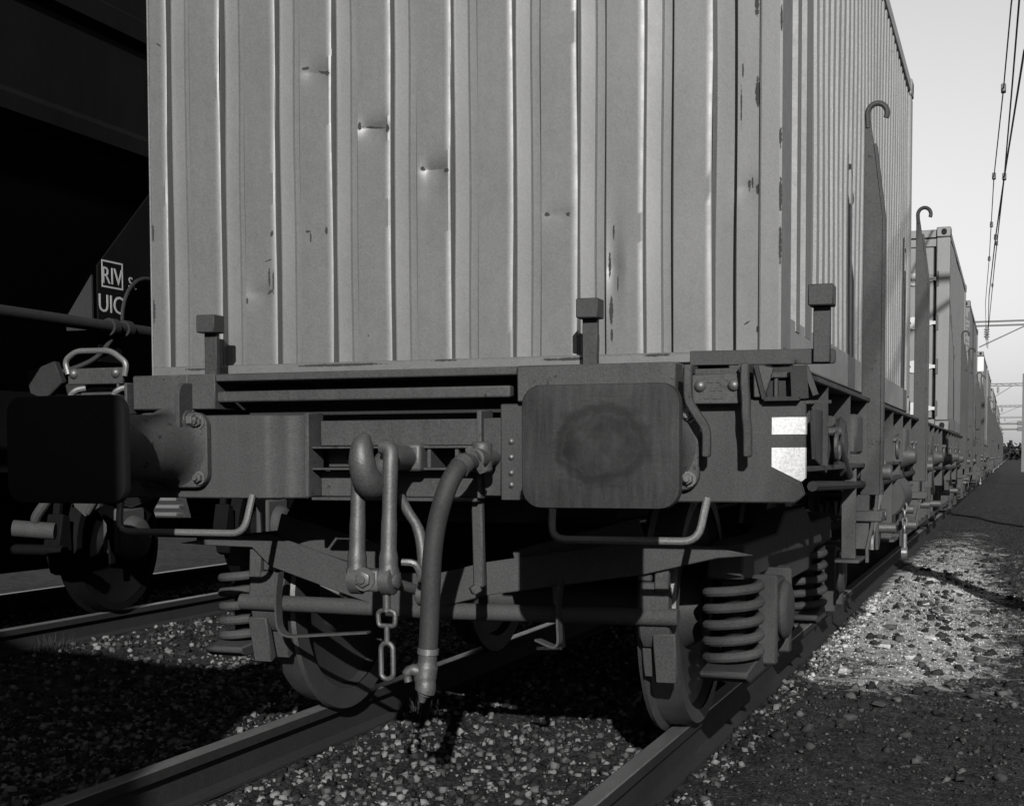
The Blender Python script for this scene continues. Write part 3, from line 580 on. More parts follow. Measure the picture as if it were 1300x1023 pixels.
# side gear on the camera side (and mirrored on the other): hangers, strut, valve, lever, chain
for s in (1, -1):
    b = MB(); b.cyl((s*1.30, .95, 1.16), (s*1.315, 1.45, .955), .022); b.build('strut', 'frame_l', wagon)
    b = MB(); b.lathe([(0, .02), (.01, .11), (.03, .12), (.05, .10), (.06, .03)], (s*1.27 if s > 0 else -1.33, 1.35, 1.07), 'x', 24); b.build('valve_cover', 'frame_l', wagon)
    b = MB(); b.prism([(.40, 1.19), (.70, 1.19), (.86, 1.06), (.74, .97), (.45, 1.02)], 'yz', s*1.31-.008, s*1.31+.008); b.build('gusset', 'frame_l', wagon, bevel=.003)
    b = MB(); b.box(s*1.29-.03, s*1.29+.03, 1.72, 1.735, .60, .98); b.box(s*1.29-.05, s*1.29+.05, 1.66, 1.92, .585, .599); b.build('step_hanger', 'frame_l', wagon, bevel=.002)
    b = MB(); b.box(s*1.29-.03, s*1.29+.03, 3.6, 3.615, .58, .98); b.box(s*1.29-.05, s*1.29+.05, 3.5, 3.8, .565, .579); b.build('step_hanger', 'frame_l', wagon, bevel=.002)
    b = MB(); b.tube(curve([(s*1.33, 2.9, 1.0), (s*1.34, 2.6, .85), (s*1.33, 2.35, .68), (s*1.33, 2.32, .60)], 5), .012, 8); b.build('release_lever', 'rod', wagon)
    b = MB(); b.prism([(2.5, .70), (2.78, .78), (2.62, .64)], 'yz', s*1.30-.006, s*1.30+.006); b.build('gusset', 'frame_l', wagon)
    for y, h in ((4.3, .93), (6.2, .9), (7.8, .92), (9.6, .9), (11.4, .92), (13.1, .9)):
        b = MB(); b.lathe([(0, .03), (.02, .07), (.05, .075), (.10, .05), (.13, .045), (.135, .02)], (s*1.27 if s > 0 else -1.405, y, h+.10), 'x', 18); b.box(s*1.27-.05, s*1.27+.05, y-.16, y-.10, h-.15, h+.2); b.bar((s*1.31, y-.05, h), (s*1.31, y+.25, h-.2), .03, .05); b.build('lashing_winch', 'frame_l', wagon, bevel=.004)
    for k in range(5):
        b = MB(); a0 = [(s*1.36+(.012*math.cos(a) if k % 2 else 0), 4.0+(0 if k % 2 else .012*math.cos(a)), .78-.042*k+.026*math.sin(a)) for a in np.linspace(0, 2*PI, 13)]; b.tube(a0, .0055, 6); b.build('chain_link', 'steel', wagon)
    b = MB(); b.cyl((s*1.36, 4.0, .585), (s*1.36, 4.0, .50), .014); b.lathe([(-.02, .01), (-.015, .035), (.015, .035), (.02, .01)], (s*1.36, 4.0, .475), 'x', 14); b.build('chain_hook', 'steel', wagon)

# ---- ribs, rings, rods and pipes along the side sill
for s in (1, -1):
    for k in range(27):
        y = .62+.7*k
        b = MB(); b.box(min(s*1.2565, s*1.335), max(s*1.2565, s*1.335), y, y+.010, 1.0, 1.270); b.build('sill_rib', 'frame', wagon)
        if k % 2 == 0:
            b = MB(); b.tube([(s*1.345, y+.20+.05*math.cos(a), 1.07+.05*math.sin(a)) for a in np.linspace(0, 2*PI, 17)], .009, 6); b.cyl((s*1.256, y+.20, 1.12), (s*1.36, y+.20, 1.12), .016, n=10); b.build('lashing_ring', 'iron', wagon)
        elif k % 4 == 1:
            b = MB(); b.box(min(s*1.257, s*1.35), max(s*1.257, s*1.35), y+.12, y+.36, 1.04, 1.20); b.build('tool_box', 'frame_l', wagon, bevel=.012)
        else:
            b = MB(); b.bar((s*1.30, y+.05, 1.26), (s*1.30, y+.50, .99), .05, .012, (1, 0, 0)); b.build('sill_brace', 'frame_l', wagon)
    b = MB(); b.tube(curve([(s*1.30, .5, .93), (s*1.31, 3, .90), (s*1.30, 7, .93), (s*1.31, 12, .90), (s*1.30, 19, .93)], 6), .018, 8); b.build('brake_pipe', 'under', wagon)
    for y, h in ((2.75, .30), (3.35, .42), (4.75, .36), (5.05, .5), (6.6, .4), (8.3, .46), (10.2, .4), (12.4, .44), (15.6, .4), (16.8, .36)):
        b = MB(); b.prism([(y-.07, .985), (y+.09, .985), (y+.05, .985-h), (y-.02, .985-h*1.08)], 'yz', s*1.265-.01, s*1.265+.01); b.build('hanging_bracket', ('frame', 'frame_l')[int(y*10) % 2], wagon, bevel=.003)
        b = MB(); b.cyl((s*1.255, y+.01, .985-h*.8), (s*1.36, y+.01, .985-h*.8), .028, n=12); b.build('pin', 'iron', wagon)
    b = MB(); b.cyl((s*1.24, 3.9, .80), (s*1.24, 4.5, .80), .13, n=20); b.build('air_reservoir', 'frame', wagon, bevel=.01)

# ---- hook-topped stanchions
def stanchion(s, y, up=0.0):
    R = empty('stanchion'); R.parent = wagon
    def q(x): return s*x
    b = MB(); b.prism([(q(1.300), .86), (q(1.385), .86), (q(1.385), 2.08+up), (q(1.345), 2.40+up), (q(1.332), 2.49+up), (q(1.306), 2.49+up)], 'xz', y, y+.012); b.build('post', 'frame', R, bevel=.002)
    b = MB(); b.strip([(q(1.391), y+.036, .86), (q(1.391), y+.036, 2.08+up), (q(1.351), y+.03, 2.40+up)], .075, .010, (0, 1, 0)); b.build('flange', 'frame', R)
    arc = [(q(1.319), y+.006, 2.47+up)]+[(q(1.358-.042*math.cos(a)), y+.006, 2.53+up+.045*math.sin(a)) for a in np.linspace(0, PI*1.15, 14)]
    b = MB(); b.tube(arc, .0125, 10); b.build('hook', 'frame', R)
    b = MB(); b.cyl((q(1.27), y+.04, .96), (q(1.43), y+.04, .96), .035); b.build('pivot', 'iron', R)
    b = MB(); b.strip([(q(1.375), y+.0, .86), (q(1.37), y, .80), (q(1.335), y-.01, .62), (q(1.335), y-.01, .56)], .035, .012, (0, 1, 0)); b.bar((q(1.31), y, .86), (q(1.31), y, .62), .06, .02, (0, 1, 0)); b.build('tail', 'frame_l', R)
    b = MB(); b.box(min(q(1.27), q(1.40)), max(q(1.27), q(1.40)), y-.03, y+.10, .74, .79); b.build('shoe', 'frame_l', R, bevel=.006)
for s in (1, -1):
    for y, up in ((2.08, 0), (5.55, .125), (14.6, .06), (17.6, .06)): stanchion(s, y, up)

# ---- bogies
def make_bogie(yc):
    G = empty('bogie', (0, yc, 0)); G.parent = wagon
    for s in (-1, 1):
        b = MB(); b.prism([(-1.30, .60), (-1.24, .72), (-.5, .72), (-.3, .80), (.3, .80), (.5, .72), (1.24, .72), (1.30, .60), (1.16, .585), (.62, .585), (.45, .50), (-.45, .50), (-.62, .585), (-1.16, .585)], 'yz', s*.98-.065, s*.98+.065); b.build('side_frame', 'bogie', G, bevel=.008)
        for ax in (-.9, .9):
            b = MB(); b.lathe([(.0675, .40), (.0675, .452), (.05, .458), (-.035, .463), (-.042, .478), (-.05, .490), (-.0675, .484), (-.0675, .40)] if s > 0 else [(-.0675, .40), (-.0675, .452), (-.05, .458), (.035, .463), (.042, .478), (.05, .490), (.0675, .484), (.0675, .40)], (s*.7525, ax, .463), 'x', 64, cap=False); wh = b.build('wheel', 'tread', G, ang=25)
            b = MB(); b.lathe([(-.060, .402), (-.030, .385), (-.012, .30), (-.02, .17), (-.08, .13), (-.08, .08), (.08, .08), (.08, .13), (.01, .17), (.012, .30), (.03, .385), (.060, .402)], (s*.7525, ax, .463), 'x', 48, cap=False); b.build('wheel_web', 'wheel', G, ang=40)
            b = MB(); b.box(s*1.02-.10, s*1.02+.10, ax-.13, ax+.13, .33, .575); b.lathe([(0, .115), (.03, .11), (.04, .08), (.045, .03)] if s > 0 else [(-.045, .03), (-.04, .08), (-.03, .11), (0, .115)], (s*1.12, ax, .455), 'x', 24); b.build('axle_box', 'bogie', G, bevel=.02, seg=2)
            b = MB(); b.prism([(ax-.50, .265), (ax-.46, .245), (ax+.46, .245), (ax+.50, .265), (ax+.50, .285), (ax+.12, .32), (ax-.12, .32), (ax-.50, .285)], 'yz', s*1.0-.085, s*1.0+.085); b.build('spring_seat', 'bogie', G, bevel=.006)
            for d in (-.17, .17):
                b = MB(); b.box(s*1.02-.09, s*1.02+.115, ax+d-.015, ax+d+.015, .27, .60); b.build('horn_guide', 'bogie', G, bevel=.008)
            for d in (-.32, .32):
                turns = 5.2; n = 90; pts = [(s*1.0+.094*math.cos(2*PI*turns*k/n+1.0), ax+d+.094*math.sin(2*PI*turns*k/n+1.0), .305+.268*min(max((k/n-.06)/.88, 0), 1)) for k in range(n+1)]
                b = MB(); b.tube(pts, .0185, 10); b.build('spring', 'dusty', G)
                b = MB(); b.cyl((s*1.0, ax+d, .287), (s*1.0, ax+d, .565), .045, n=14); b.build('spring_core', 'black', G)
        for ax, f in ((-.9, -1), (.9, 1), (-.9, 1), (.9, -1)):
            # brake block against the tread, with hanger and block holder
            yy = ax+f*.475; pr = []
            for k in range(9):
                a = math.radians(-24+6*k*1.1); pr.append((ax+f*.466*math.cos(a), .463+.466*math.sin(a)))
            for k in range(8, -1, -1):
                a = math.radians(-24+6*k*1.1); pr.append((ax+f*.525*math.cos(a), .463+.525*math.sin(a)))
            b = MB(); b.prism(pr, 'yz', s*.7575-.045, s*.7575+.045); b.build('brake_block', 'dusty', G, bevel=.004)
            b = MB(); b.prism([(ax+f*.527, .36), (ax+f*.527, .58), (ax+f*.58, .60), (ax+f*.60, .50), (ax+f*.57, .40)], 'yz', s*.77-.055, s*.77+.055); b.build('block_holder', 'dusty', G, bevel=.008)
            b = MB(); b.bar((s*.80, yy+f*.10, .56), (s*.80, yy+f*.09, .70), .05, .035, (0, 1, 0)); b.build('brake_hanger', 'dusty', G, bevel=.005)
            b = MB(); b.bar((s*.74, yy+f*.10, .60), (s*.74, yy+f*.10, .72), .05, .02, (0, 1, 0)); b.build('brake_hanger', 'dusty', G, bevel=.005)
            b = MB(); b.prism([(yy+f*.04, .26), (yy+f*.09, .42), (yy+f*.12, .42), (yy+f*.075, .24)], 'yz', s*.80-.03, s*.80+.05); b.build('hanger_foot', 'dusty', G, bevel=.005)
    for ax, f in ((-.9, -1), (.9, 1)):
        b = MB(); b.cyl((-.74, ax, .463), (.74, ax, .463), .085, n=20); b.build('axle', 'wheel', G)
        b = MB(); b.cyl((-.86, ax+f*.585, .478), (-.05, ax+f*.585, .470), .031, n=16); b.cyl((-.05, ax+f*.585, .470), (.86, ax+f*.585, .478), .031, n=16); b.build('brake_beam', 'dusty', G)
        for sx in (-1, 1):
            xa, xb = (-.66, -.30) if sx < 0 else (.455, .36)
            b = MB(); b.strip(fillet([(xa, ax+f*.64, .60), (xa-.012, ax+f*.64, .50), (xa-.005, ax+f*.64, .355), (xb, ax+f*.62, .385)], .07, 6), .045, .008, (0, 1, 0)); b.build('safety_strap', 'dusty', G)
        b = MB(); y = ax+f*.60
        top = [(-1.12, .700), (-.98, .725), (-.80, .738), (-.72, .742), (-.30, .612), (-.05, .605), (.16, .655), (.72, .742), (.98, .725), (1.12, .700)]; bot = [(1.0, .688), (.74, .625), (.16, .535), (-.05, .478), (-.30, .490), (-.72, .618), (-.80, .690), (-.98, .694)]
        b.prism(top+bot, 'xz', y-.008, y+.008); b.build('end_beam', 'dusty', G, bevel=.003)
        for sx in (-1, 1):
            b = MB(); b.bar((sx*.72, y+.06*-f, .770), (sx*.25, y+.06*-f, .645), .10, .012, (0, 1, 0)); b.build('beam_flange', 'dusty', G, bevel=.003)
        b = MB(); b.bar((.285, y+.4*-f, .60), (.315, y+.4*-f, .30), .03, .012, (0, 1, 0)); b.bar((.315, y+.4*-f, .30), (.225, y+.36*-f, .30), .03, .012); b.build('foot_strap', 'rod', G)
    b = MB(); b.box(-.95, .95, -.18, .18, .50, .72); b.cyl((0, 0, .72), (0, 0, .80), .22); b.build('bolster', 'under', G, bevel=.01)
    return G
bogie1 = make_bogie(1.9)
bogie2 = copy_tree(bogie1, wagon, skip=('foot_strap', 'brake_hanger', 'spring_core')); bogie2.location = (0, LW-1.9, 0)

PITCH = LW+2*.62+.16
SKIP = ('cross_member', 'container_pad', 'rivet', 'bolt', 'raised_character', 'pin_head', 'chain_link', 'pocket_plate', 'pocket_back', 'rib', 'pin', 'opening_back', 'brake_hanger', 'safety_strap', 'foot_strap', 'spring_core', 'beam_flange', 'screw_coupling', 'brake_hose', 'draw_hook', 'end_bracket', 'grab_rail', 'marking')
for k, lab in ((1, 'second flat wagon of the train, behind the pale door-end container'), (2, 'third flat wagon of the train, far down the line'), (3, 'fourth flat wagon of the train, small in the distance'), (4, 'last flat wagon that can be made out at the vanishing point')):
    w = copy_tree(wagon, None, SKIP if k < 3 else SKIP+('bogie',)); w.location = (0, PITCH*k, 0); w['label'] = lab

# ================================================================== CONTAINERS
ZB, ZT = 1.347, 3.735
def casting(b, x, y, z, sx, sy):
    b.box(min(x, x-sx*.165), max(x, x-sx*.165), min(y, y-sy*.178), max(y, y-sy*.178), z, z+.118)
CAST = {}
def castings(root, L, ymir=True):
    for sx in (-1, 1):
        for sy, y in ((-1, -.004), (1, L+.004)):
            for z in ((ZB-.012, ZT-.106) if not (root.get('plain_foot') and sy < 0) else (ZT-.106,)):
                key = (sx, sy, round(z, 3), L)
                b = MB(); casting(b, sx*1.224, y, z, sx, sy); c = b.build('corner_casting', root['castmat'], root, bevel=.01)
                if sy < 0:
                    b = MB(); b.prism(rrect(sx*1.145, z+.06, .062, .075, .03, 4), 'xz', y-.0015, y-.003); b.build('casting_hole', 'black', c)
                b = MB(); b.prism(rrect(y-sy*.09, z+.06, .062, .075, .03, 4), 'yz', sx*1.2255, sx*1.2270); b.build('casting_hole', 'black', c)
def corr_side(root, L, mat, s, period, depth, y0=.30, y1=None, mat_post=None):
    y1 = L-.20 if y1 is None else y1; b = MB(); n = int(round((y1-y0)/period)); p = (y1-y0)/n
    prof = []
    for k in range(n):
        y = y0+p*k; prof += [(y, 0), (y+p*.38, 0), (y+p*.48, -depth), (y+p*.82, -depth), (y+p*.92, 0)]
    prof.append((y1, 0)); z0, z1 = ZB+.16, ZT-.09; m = len(prof)
    rows = [z0+(z1-z0)*i/6 for i in range(7)]
    for z in rows: b.v += [(s*(1.205+d+.003*math.sin(y*2.3+z*3)), y, z) for y, d in prof]
    for r in range(6): b.f += [(r*m+i, r*m+i+1, (r+1)*m+i+1, (r+1)*m+i) for i in range(m-1)]
    return b.build('side_wall', mat, root, ang=15)
def frame_parts(root, L, matp, s_both=(-1, 1), posts=True):
    for s in s_both:
        b = MB(); b.box(s*1.185-.03, s*1.185+.03, .19, L-.19, ZB+.002, ZB+.158); b.build('bottom_rail', matp, root, bevel=.005)
        b = MB(); b.box(s*1.185-.03, s*1.185+.03, .19, L-.19, ZT-.088, ZT-.004); b.build('top_rail', matp, root, bevel=.005)
        for y0, y1 in ((.0, .19), (L-.19, L)):
            b = MB(); b.box(s*1.14-.08, s*1.14+.078, y0+.004, y1-.004, ZB+.108, ZT-.108); b.build('corner_post', matp, root, bevel=.012, seg=2)
    b = MB(); b.box(-1.16, 1.16, .05, L-.05, ZT-.05, ZT-.02); b.build('roof', matp, root)
    b = MB(); b.box(-1.15, 1.15, .05, L-.05, ZB+.04, ZB+.10); b.build('floor', 'under', root)

L20 = 6.058
# ---- the near container with deep vertical ribs
c1 = tag(empty('shipping_container', (0, .356, 0)), 'large grey ribbed container filling the picture, its dented end wall facing the camera', 'container', 'containers on the train'); c1['castmat'] = 'cont_side'; c1['plain_foot'] = True
P0, PW, DEP = -1.137, .2352, .055
dents = {2: [(-.495, 2.445, .055, .040, .010)], 3: [(-.262, 2.226, .060, .042, .018)], 4: [(-.025, 2.060, .052, .042, .016), (-.03, 1.98, .05, .08, .003)], 6: [(.44, 1.87, .055, .03, .004)], 7: [(.640, 1.68, .030, .14, .010)], 1: [(-.74, 1.65, .05, .05, .008)], 9: [(1.09, 1.92, .04, .05, .004)]}
def end_panel(k, x0, prof, zlo, zhi):
    zs = np.linspace(zlo, zhi, 230 if k in dents else 60); b = MB(); m = len(prof); rr_ = random.Random(k); ph = rr_.uniform(0, 6)
    for z in zs:
        for (dx, d) in prof:
            x = x0+dx; dd = d
            w = .0016*math.sin(z*3.1+ph)+.0009*math.sin(z*9.7+ph*2+x*6)
            for (cx, cz, rx, rz, dp) in dents.get(k, ()):
                e = ((x-cx)/rx)**2+((z-cz)/rz)**2
                dd += -dp*max(0.0, 1-abs((x-cx)/rx)**2.5)*math.exp(-abs((z-cz)/rz)*1.5) if abs(x-cx) < rx else 0
            jog = .0022*math.sin(z*5.0+ph)*(1 if d < -.001 else .3)
            b.v.append((x+jog, .012-dd+w, z))
    for r in range(len(zs)-1): b.f += [(r*m+i, r*m+i+1, (r+1)*m+i+1, (r+1)*m+i) for i in range(m-1)]
    return b.build('end_panel', 'cont', c1, ang=28)
PROF = [(0, -.004), (.0012, -.006), (-.0022, -DEP+.010), (.0005, -DEP+.007), (.030, -DEP+.003), (.050, -DEP+.001), (.052, -DEP+.004), (.0555, -DEP+.0045), (.058, -DEP+.001), (.080, -DEP), (.099, -DEP), (.101, -DEP+.003), (.1035, -.003), (.106, 0)]+[(.106+(PW-.115)*i/8, 0) for i in range(1, 9)]+[(PW, -.004)]
zlo, zhi = ZB+.035, ZT-.10
end_panel(-1, -1.208, [(0, 0), (.02, 0), (.045, 0), (P0+1.199, 0), (P0+1.208, -.004)], zlo, zhi)
for k in range(9): end_panel(k, P0+PW*k, PROF, zlo, zhi)
xe = P0+PW*9
end_panel(9, xe, [(0, -.004), (.0015, -.006), (.003, -DEP+.003), (.0055, -DEP), (.030, -DEP), (.060, -DEP), (.078, -DEP), (.080, -DEP+.003), (.083, -.003), (.085, 0)]+[(.085+(1.138-xe-.085)*i/5, 0) for i in range(1, 6)], zlo, zhi)
b = MB(); b.prism([(1.1385, .004), (1.1415, -.004), (1.147, -.006), (1.206, -.006), (1.214, -.002), (1.2165, .006), (1.2165, .19), (1.1385, .19)], 'xy', ZB+.034, ZT-.108); b.build('corner_post', 'cont', c1, ang=8)
b = MB(); b.prism([(-1.2165, .01), (-1.2165, .19), (-1.15, .19), (-1.15, .05), (-1.2085, .05), (-1.2085, .008)], 'xy', ZB+.0, ZT-.108); b.build('corner_post', 'cont_side', c1)
for (ya, yb) in ((L20-.19, L20-.004),):
    for s in (-1, 1):
        b = MB(); b.box(s*1.14-.08, s*1.14+.078, ya, yb, ZB+.108, ZT-.108); b.build('corner_post', 'cont_side', c1, bevel=.012)
b = MB(); b.prism([(-.006, ZB), (.10, ZB), (.10, ZB+.036), (.0, ZB+.036), (-.006, ZB+.028)], 'yz', -1.20, 1.20); b.build('bottom_sill', 'cont', c1, bevel=.003)
for s in (-1, 1):
    b = MB(); b.box(s*1.185-.03, s*1.185+.03, .19, L20-.19, ZB+.002, ZB+.158); b.build('bottom_rail', 'cont_side', c1, bevel=.005)
    b = MB(); b.box(s*1.185-.03, s*1.185+.03, .19, L20-.19, ZT-.088, ZT-.004); b.build('top_rail', 'cont_side', c1, bevel=.005)
    b = MB(); b.prism([(s*(1.21+d), y) for y, d in ((.19, 0), (.21, 0), (.22, -.022), (.30, -.022), (.31, .008), (.40, .008), (.41, -.03), (.53, -.03), (.545, .006), (.70, .006), (.715, -.02), (.74, -.02), (.74, -.045), (.19, -.045))], 'xy', ZB+.12, ZT-.09); b.build('side_stiffener', 'cont_post', c1, ang=20)
    corr_side(c1, L20, 'cont_side', s, .178, .030, y0=.741)
b = MB(); b.box(-1.20, 1.20, .02, L20-.02, ZT-.05, ZT-.02); b.build('roof', 'cont_side', c1)
b = MB(); b.box(-1.20, 1.20, L20-.04, L20-.01, ZB+.02, ZT-.05); b.build('rear_wall', 'cont_side', c1)
b = MB(); b.box(-1.16, 1.16, .12, L20-.05, ZB+.04, ZB+.10); b.build('floor', 'under', c1)
castings(c1, L20)

# ---- container with its door end towards the camera, white hinges
def plain_container(y, label, mat, door=False, ribs=.24, top=None):
    c = tag(empty('shipping_container', (0, y, 0)), label, 'container', 'containers on the train'); c['castmat'] = mat
    frame_parts(c, L20, mat)
    for s in (-1, 1): corr_side(c, L20, mat, s, ribs, .024, y0=.192, y1=L20-.192)
    b = MB(); b.box(-1.06, 1.06, L20-.06, L20-.03, ZB+.05, ZT-.05); b.build('rear_wall', mat, c)
    if door:
        for x0, x1 in ((-1.03, -.008), (.008, 1.03)):
            b = MB(); b.box(x0, x1, .02, .055, ZB+.14, ZT-.22); dl = b.build('door_leaf', mat, c, bevel=.006)
            for f in (.3, .7):
                b = MB(); x = x0+(x1-x0)*f; b.cyl((x, -.01, ZB+.08), (x, -.01, ZT-.15), .016, n=10); b.build('lock_rod', mat, dl)
        b = MB(); b.box(-1.06, 1.06, .025, .09, ZT-.105, ZT-.012); b.build('door_header', mat, c, bevel=.006)
        b = MB(); b.box(-1.06, 1.06, .03, .09, ZT-.212, ZT-.118); b.build('door_header', mat, c, bevel=.006)
        b = MB(); b.box(-1.06, 1.06, .02, .09, ZB+.0, ZB+.125); b.build('door_sill', mat, c, bevel=.006)
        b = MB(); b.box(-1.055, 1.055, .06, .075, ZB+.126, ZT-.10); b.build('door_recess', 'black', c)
        for s in (-1, 1):
            for z in (3.14, 2.62, 2.10, 1.60):
                b = MB(); b.prism([(s*.74, z-.06), (s*.80, z-.075), (s*.92, z-.06), (s*1.03, z-.02), (s*1.07, z-.02), (s*1.07, z+.02), (s*1.03, z+.02), (s*.92, z+.06), (s*.80, z+.075), (s*.74, z+.06), (s*.78, z)], 'xz', .0, .018); h = b.build('hinge', 'letter', c, bevel=.003)
                b = MB(); b.cyl((s*1.075, .008, z-.09), (s*1.075, .008, z+.09), .018, n=10); b.build('hinge_pin', 'letter_d', h)
        text_mesh('R', .15, 'lettering', 'letter_d', c, Matrix.Translation((.36, .0175, 3.13)) @ FRONT, label='boxed dark letter on the door')
        b = MB()
        for (x0, x1, z0, z1) in ((.265, .455, 3.09, 3.10), (.265, .455, 3.28, 3.29), (.265, .275, 3.10, 3.28), (.445, .455, 3.10, 3.28)): b.box(x0, x1, .015, .0195, z0, z1)
        b.build('letter_frame', 'letter_d', c)
        for i in range(5):
            b = MB(); b.box(.335, .335+(.04, .05, .035, .05, .045)[i], .015, .0195, 2.98-.09*i, 3.03-.09*i); b.build('painted_mark', 'letter_d', c)
        text_mesh('ITEK', .13, 'lettering', 'letter_d', c, Matrix.Translation((.82, .0175, 1.49)) @ FRONT, label='faded line of letters low on the door')
    else:
        for k in range(10):
            x0 = -1.06+.212*k; b = MB(); b.prism([(x0, .05), (x0+.02, .02), (x0+.12, .02), (x0+.14, .05), (x0+.212, .05), (x0+.212, .06), (x0, .06)], 'xy', ZB+.10, ZT-.10); b.build('end_panel', mat, c)
        b = MB(); b.box(-1.06, 1.06, .015, .08, ZT-.10, ZT-.01); b.build('end_rail', mat, c, bevel=.005)
        b = MB(); b.box(-1.06, 1.06, .015, .08, ZB+.0, ZB+.10); b.build('end_rail', mat, c, bevel=.005)
    castings(c, L20)
    return c
plain_container(13.1, 'pale container with white hinges on its door end, just past the hooked stanchion', 'cont_b', True)
c3 = plain_container(PITCH+.50, 'grey container with dark letters stacked down its corner post', 'cont_c')
text_mesh('NGKO1512', .22, 'lettering', 'letter_d', c3, Matrix.Translation((1.14, .002, ZT-.34)) @ FRONT, label='column of dark letters and numbers on the corner post', vertical=True)
c4 = plain_container(PITCH+13.1, 'distant container with a white patch at its top corner', 'cont_b')
b = MB(); b.box(1.035, 1.2255, -.0045, .0, ZT-.5, ZT-.13); b.build('white_patch', 'white', c4)
plain_container(2*PITCH+.50, 'farther container on the third wagon\'s near end', 'cont_c')
plain_container(2*PITCH+13.1, 'farther container on the third wagon\'s far end', 'cont_b')
plain_container(3*PITCH+.50, 'tiny container on the near end of the fourth wagon', 'cont_c')
plain_container(3*PITCH+13.1, 'tiny container on the far end of the fourth wagon', 'cont_c')
plain_container(4*PITCH+.5, 'farthest container at the end of the train', 'cont_b')
# the parted half of the train behind the photographer; its shadow falls across the left buffer and the ground between the tracks
pc = plain_container(-5.75-L20, 'container on the parted wagon behind the camera, seen only by its shadow', 'cont_c')
w = copy_tree(wagon, None, SKIP+('stanchion', 'buffer', 'spring')); w.location = (0, -5.75+.36-LW, 0); w['label'] = 'parted flat wagon behind the camera'

# ================================================================== BLACK HOPPER WAGON on the next track
HX = -3.10
hop = tag(empty('hopper_wagon'), 'black hopper wagon on the left track with white RIV and UIC lettering', 'wagon')
b = MB(); b.prism([(HX, 2.82), (HX+.06, 2.86), (HX+.06, 2.95), (HX, 3.0), (HX, 3.50), (HX+.06, 3.54), (HX+.06, 3.66), (HX, 3.70), (HX, 4.30), (HX-.06, 4.30), (HX-.06, 2.82)], 'xz', -8, 9.0); b.build('side_wall', 'hopper', hop)
for y in (-1.0, 1.25, 3.45, 5.7):
    b = MB(); b.box(HX+.001, HX+.075, y, y+.10, 2.9, 4.3); b.build('side_post', 'hopper', hop, bevel=.004)
b = MB(); b.prism([(HX-.01, 2.84), (-4.1, 1.55), (-4.1, 1.45), (HX-.06, 2.74)], 'xz', -8, 9.0); b.build('slope_sheet', 'hopper', hop)
b = MB(); b.prism([(HX-.02, 2.80), (-4.0, 1.3), (-4.0, .95), (HX-.02, .95)], 'xz', -3.2, .35); b.build('shade_chute', 'hopper', hop, bevel=.01)  # out-of-view part, added to shade the recess behind it
b = MB(); b.box(-5.3, -3.9, -8, 9, 1.0, 1.45); b.build('underframe', 'hopper', hop)
b = MB(); b.box(-5.46, -5.42, -8, 6.1, .14, 1.2); b.build('dark_backing', 'hopper', hop)  # added dark plate, stands in for shade beyond the wagon
for y0, y1 in ((-7.5, -3.3), (-1.9, 2.85), (6.3, 8.8)):
    b = MB(); b.prism([(-4.05, 1.0), (-4.25, .30), (-4.83, .30), (-5.03, 1.0)], 'xz', y0, y1); b.build('dark_chute', 'hopper', hop)  # added dark blocks covering the sunlit ground beyond, in place of shade
# solebar plate with the round hole
ho = [(3.12+.28*math.cos(a), 1.86+.28*math.sin(a)) for a in np.linspace(PI, 0, 15)]
b = MB(); b.prism([(2.62, 1.60), (2.84, 1.60)]+ho+[(3.40, 1.60), (6.5, 1.60), (6.5, 2.80), (3.30, 2.80), (2.62, 2.16)], 'yz', HX-.03, HX-.018); b.build('end_plate', 'hopper', hop)
b = MB(); b.tube([(HX-.014, y, z) for y, z in ho], .013, 8); b.build('hole_rim', 'under', hop)
b = MB(); b.prism([(HX-.02, 2.10), (HX-.02, 1.78), (HX-.20, 1.78), (HX-.20, 1.86)], 'xz', 2.56, 2.575); b.build('gusset', 'under', hop)
b = MB(); b.cyl((HX+.02, -8, 1.805), (HX+.02, 9, 1.805), .036, n=14); b.cyl((HX+.02, 2.66, 1.805), (HX+.02, 2.72, 1.805), .052, n=14); b.cyl((HX+.02, 2.80, 1.805), (HX+.02, 2.86, 1.805), .052, n=14); b.build('air_pipe', 'under', hop)
def side_text(txt, size, y, z, label): return text_mesh(txt, size, 'lettering', 'letter', hop, Matrix.Translation((HX-.0165, y, z)) @ SIDE, label=label)
side_text('RIV', .14, 2.755, 2.065, 'white letters in a box'); side_text('UIC', .15, 2.74, 1.895, 'white letters below the box'); side_text('St', .10, 2.955, 2.06, 'small white letters beside the box')
b = MB()
for (y0, y1, z0, z1) in ((2.655, 2.86, 2.04, 2.05), (2.655, 2.86, 2.19, 2.20), (2.655, 2.663, 2.05, 2.19), (2.852, 2.86, 2.05, 2.19)): b.box(HX-.0175, HX-.0155, y0, y1, z0, z1)
b.build('letter_frame', 'letter', hop)
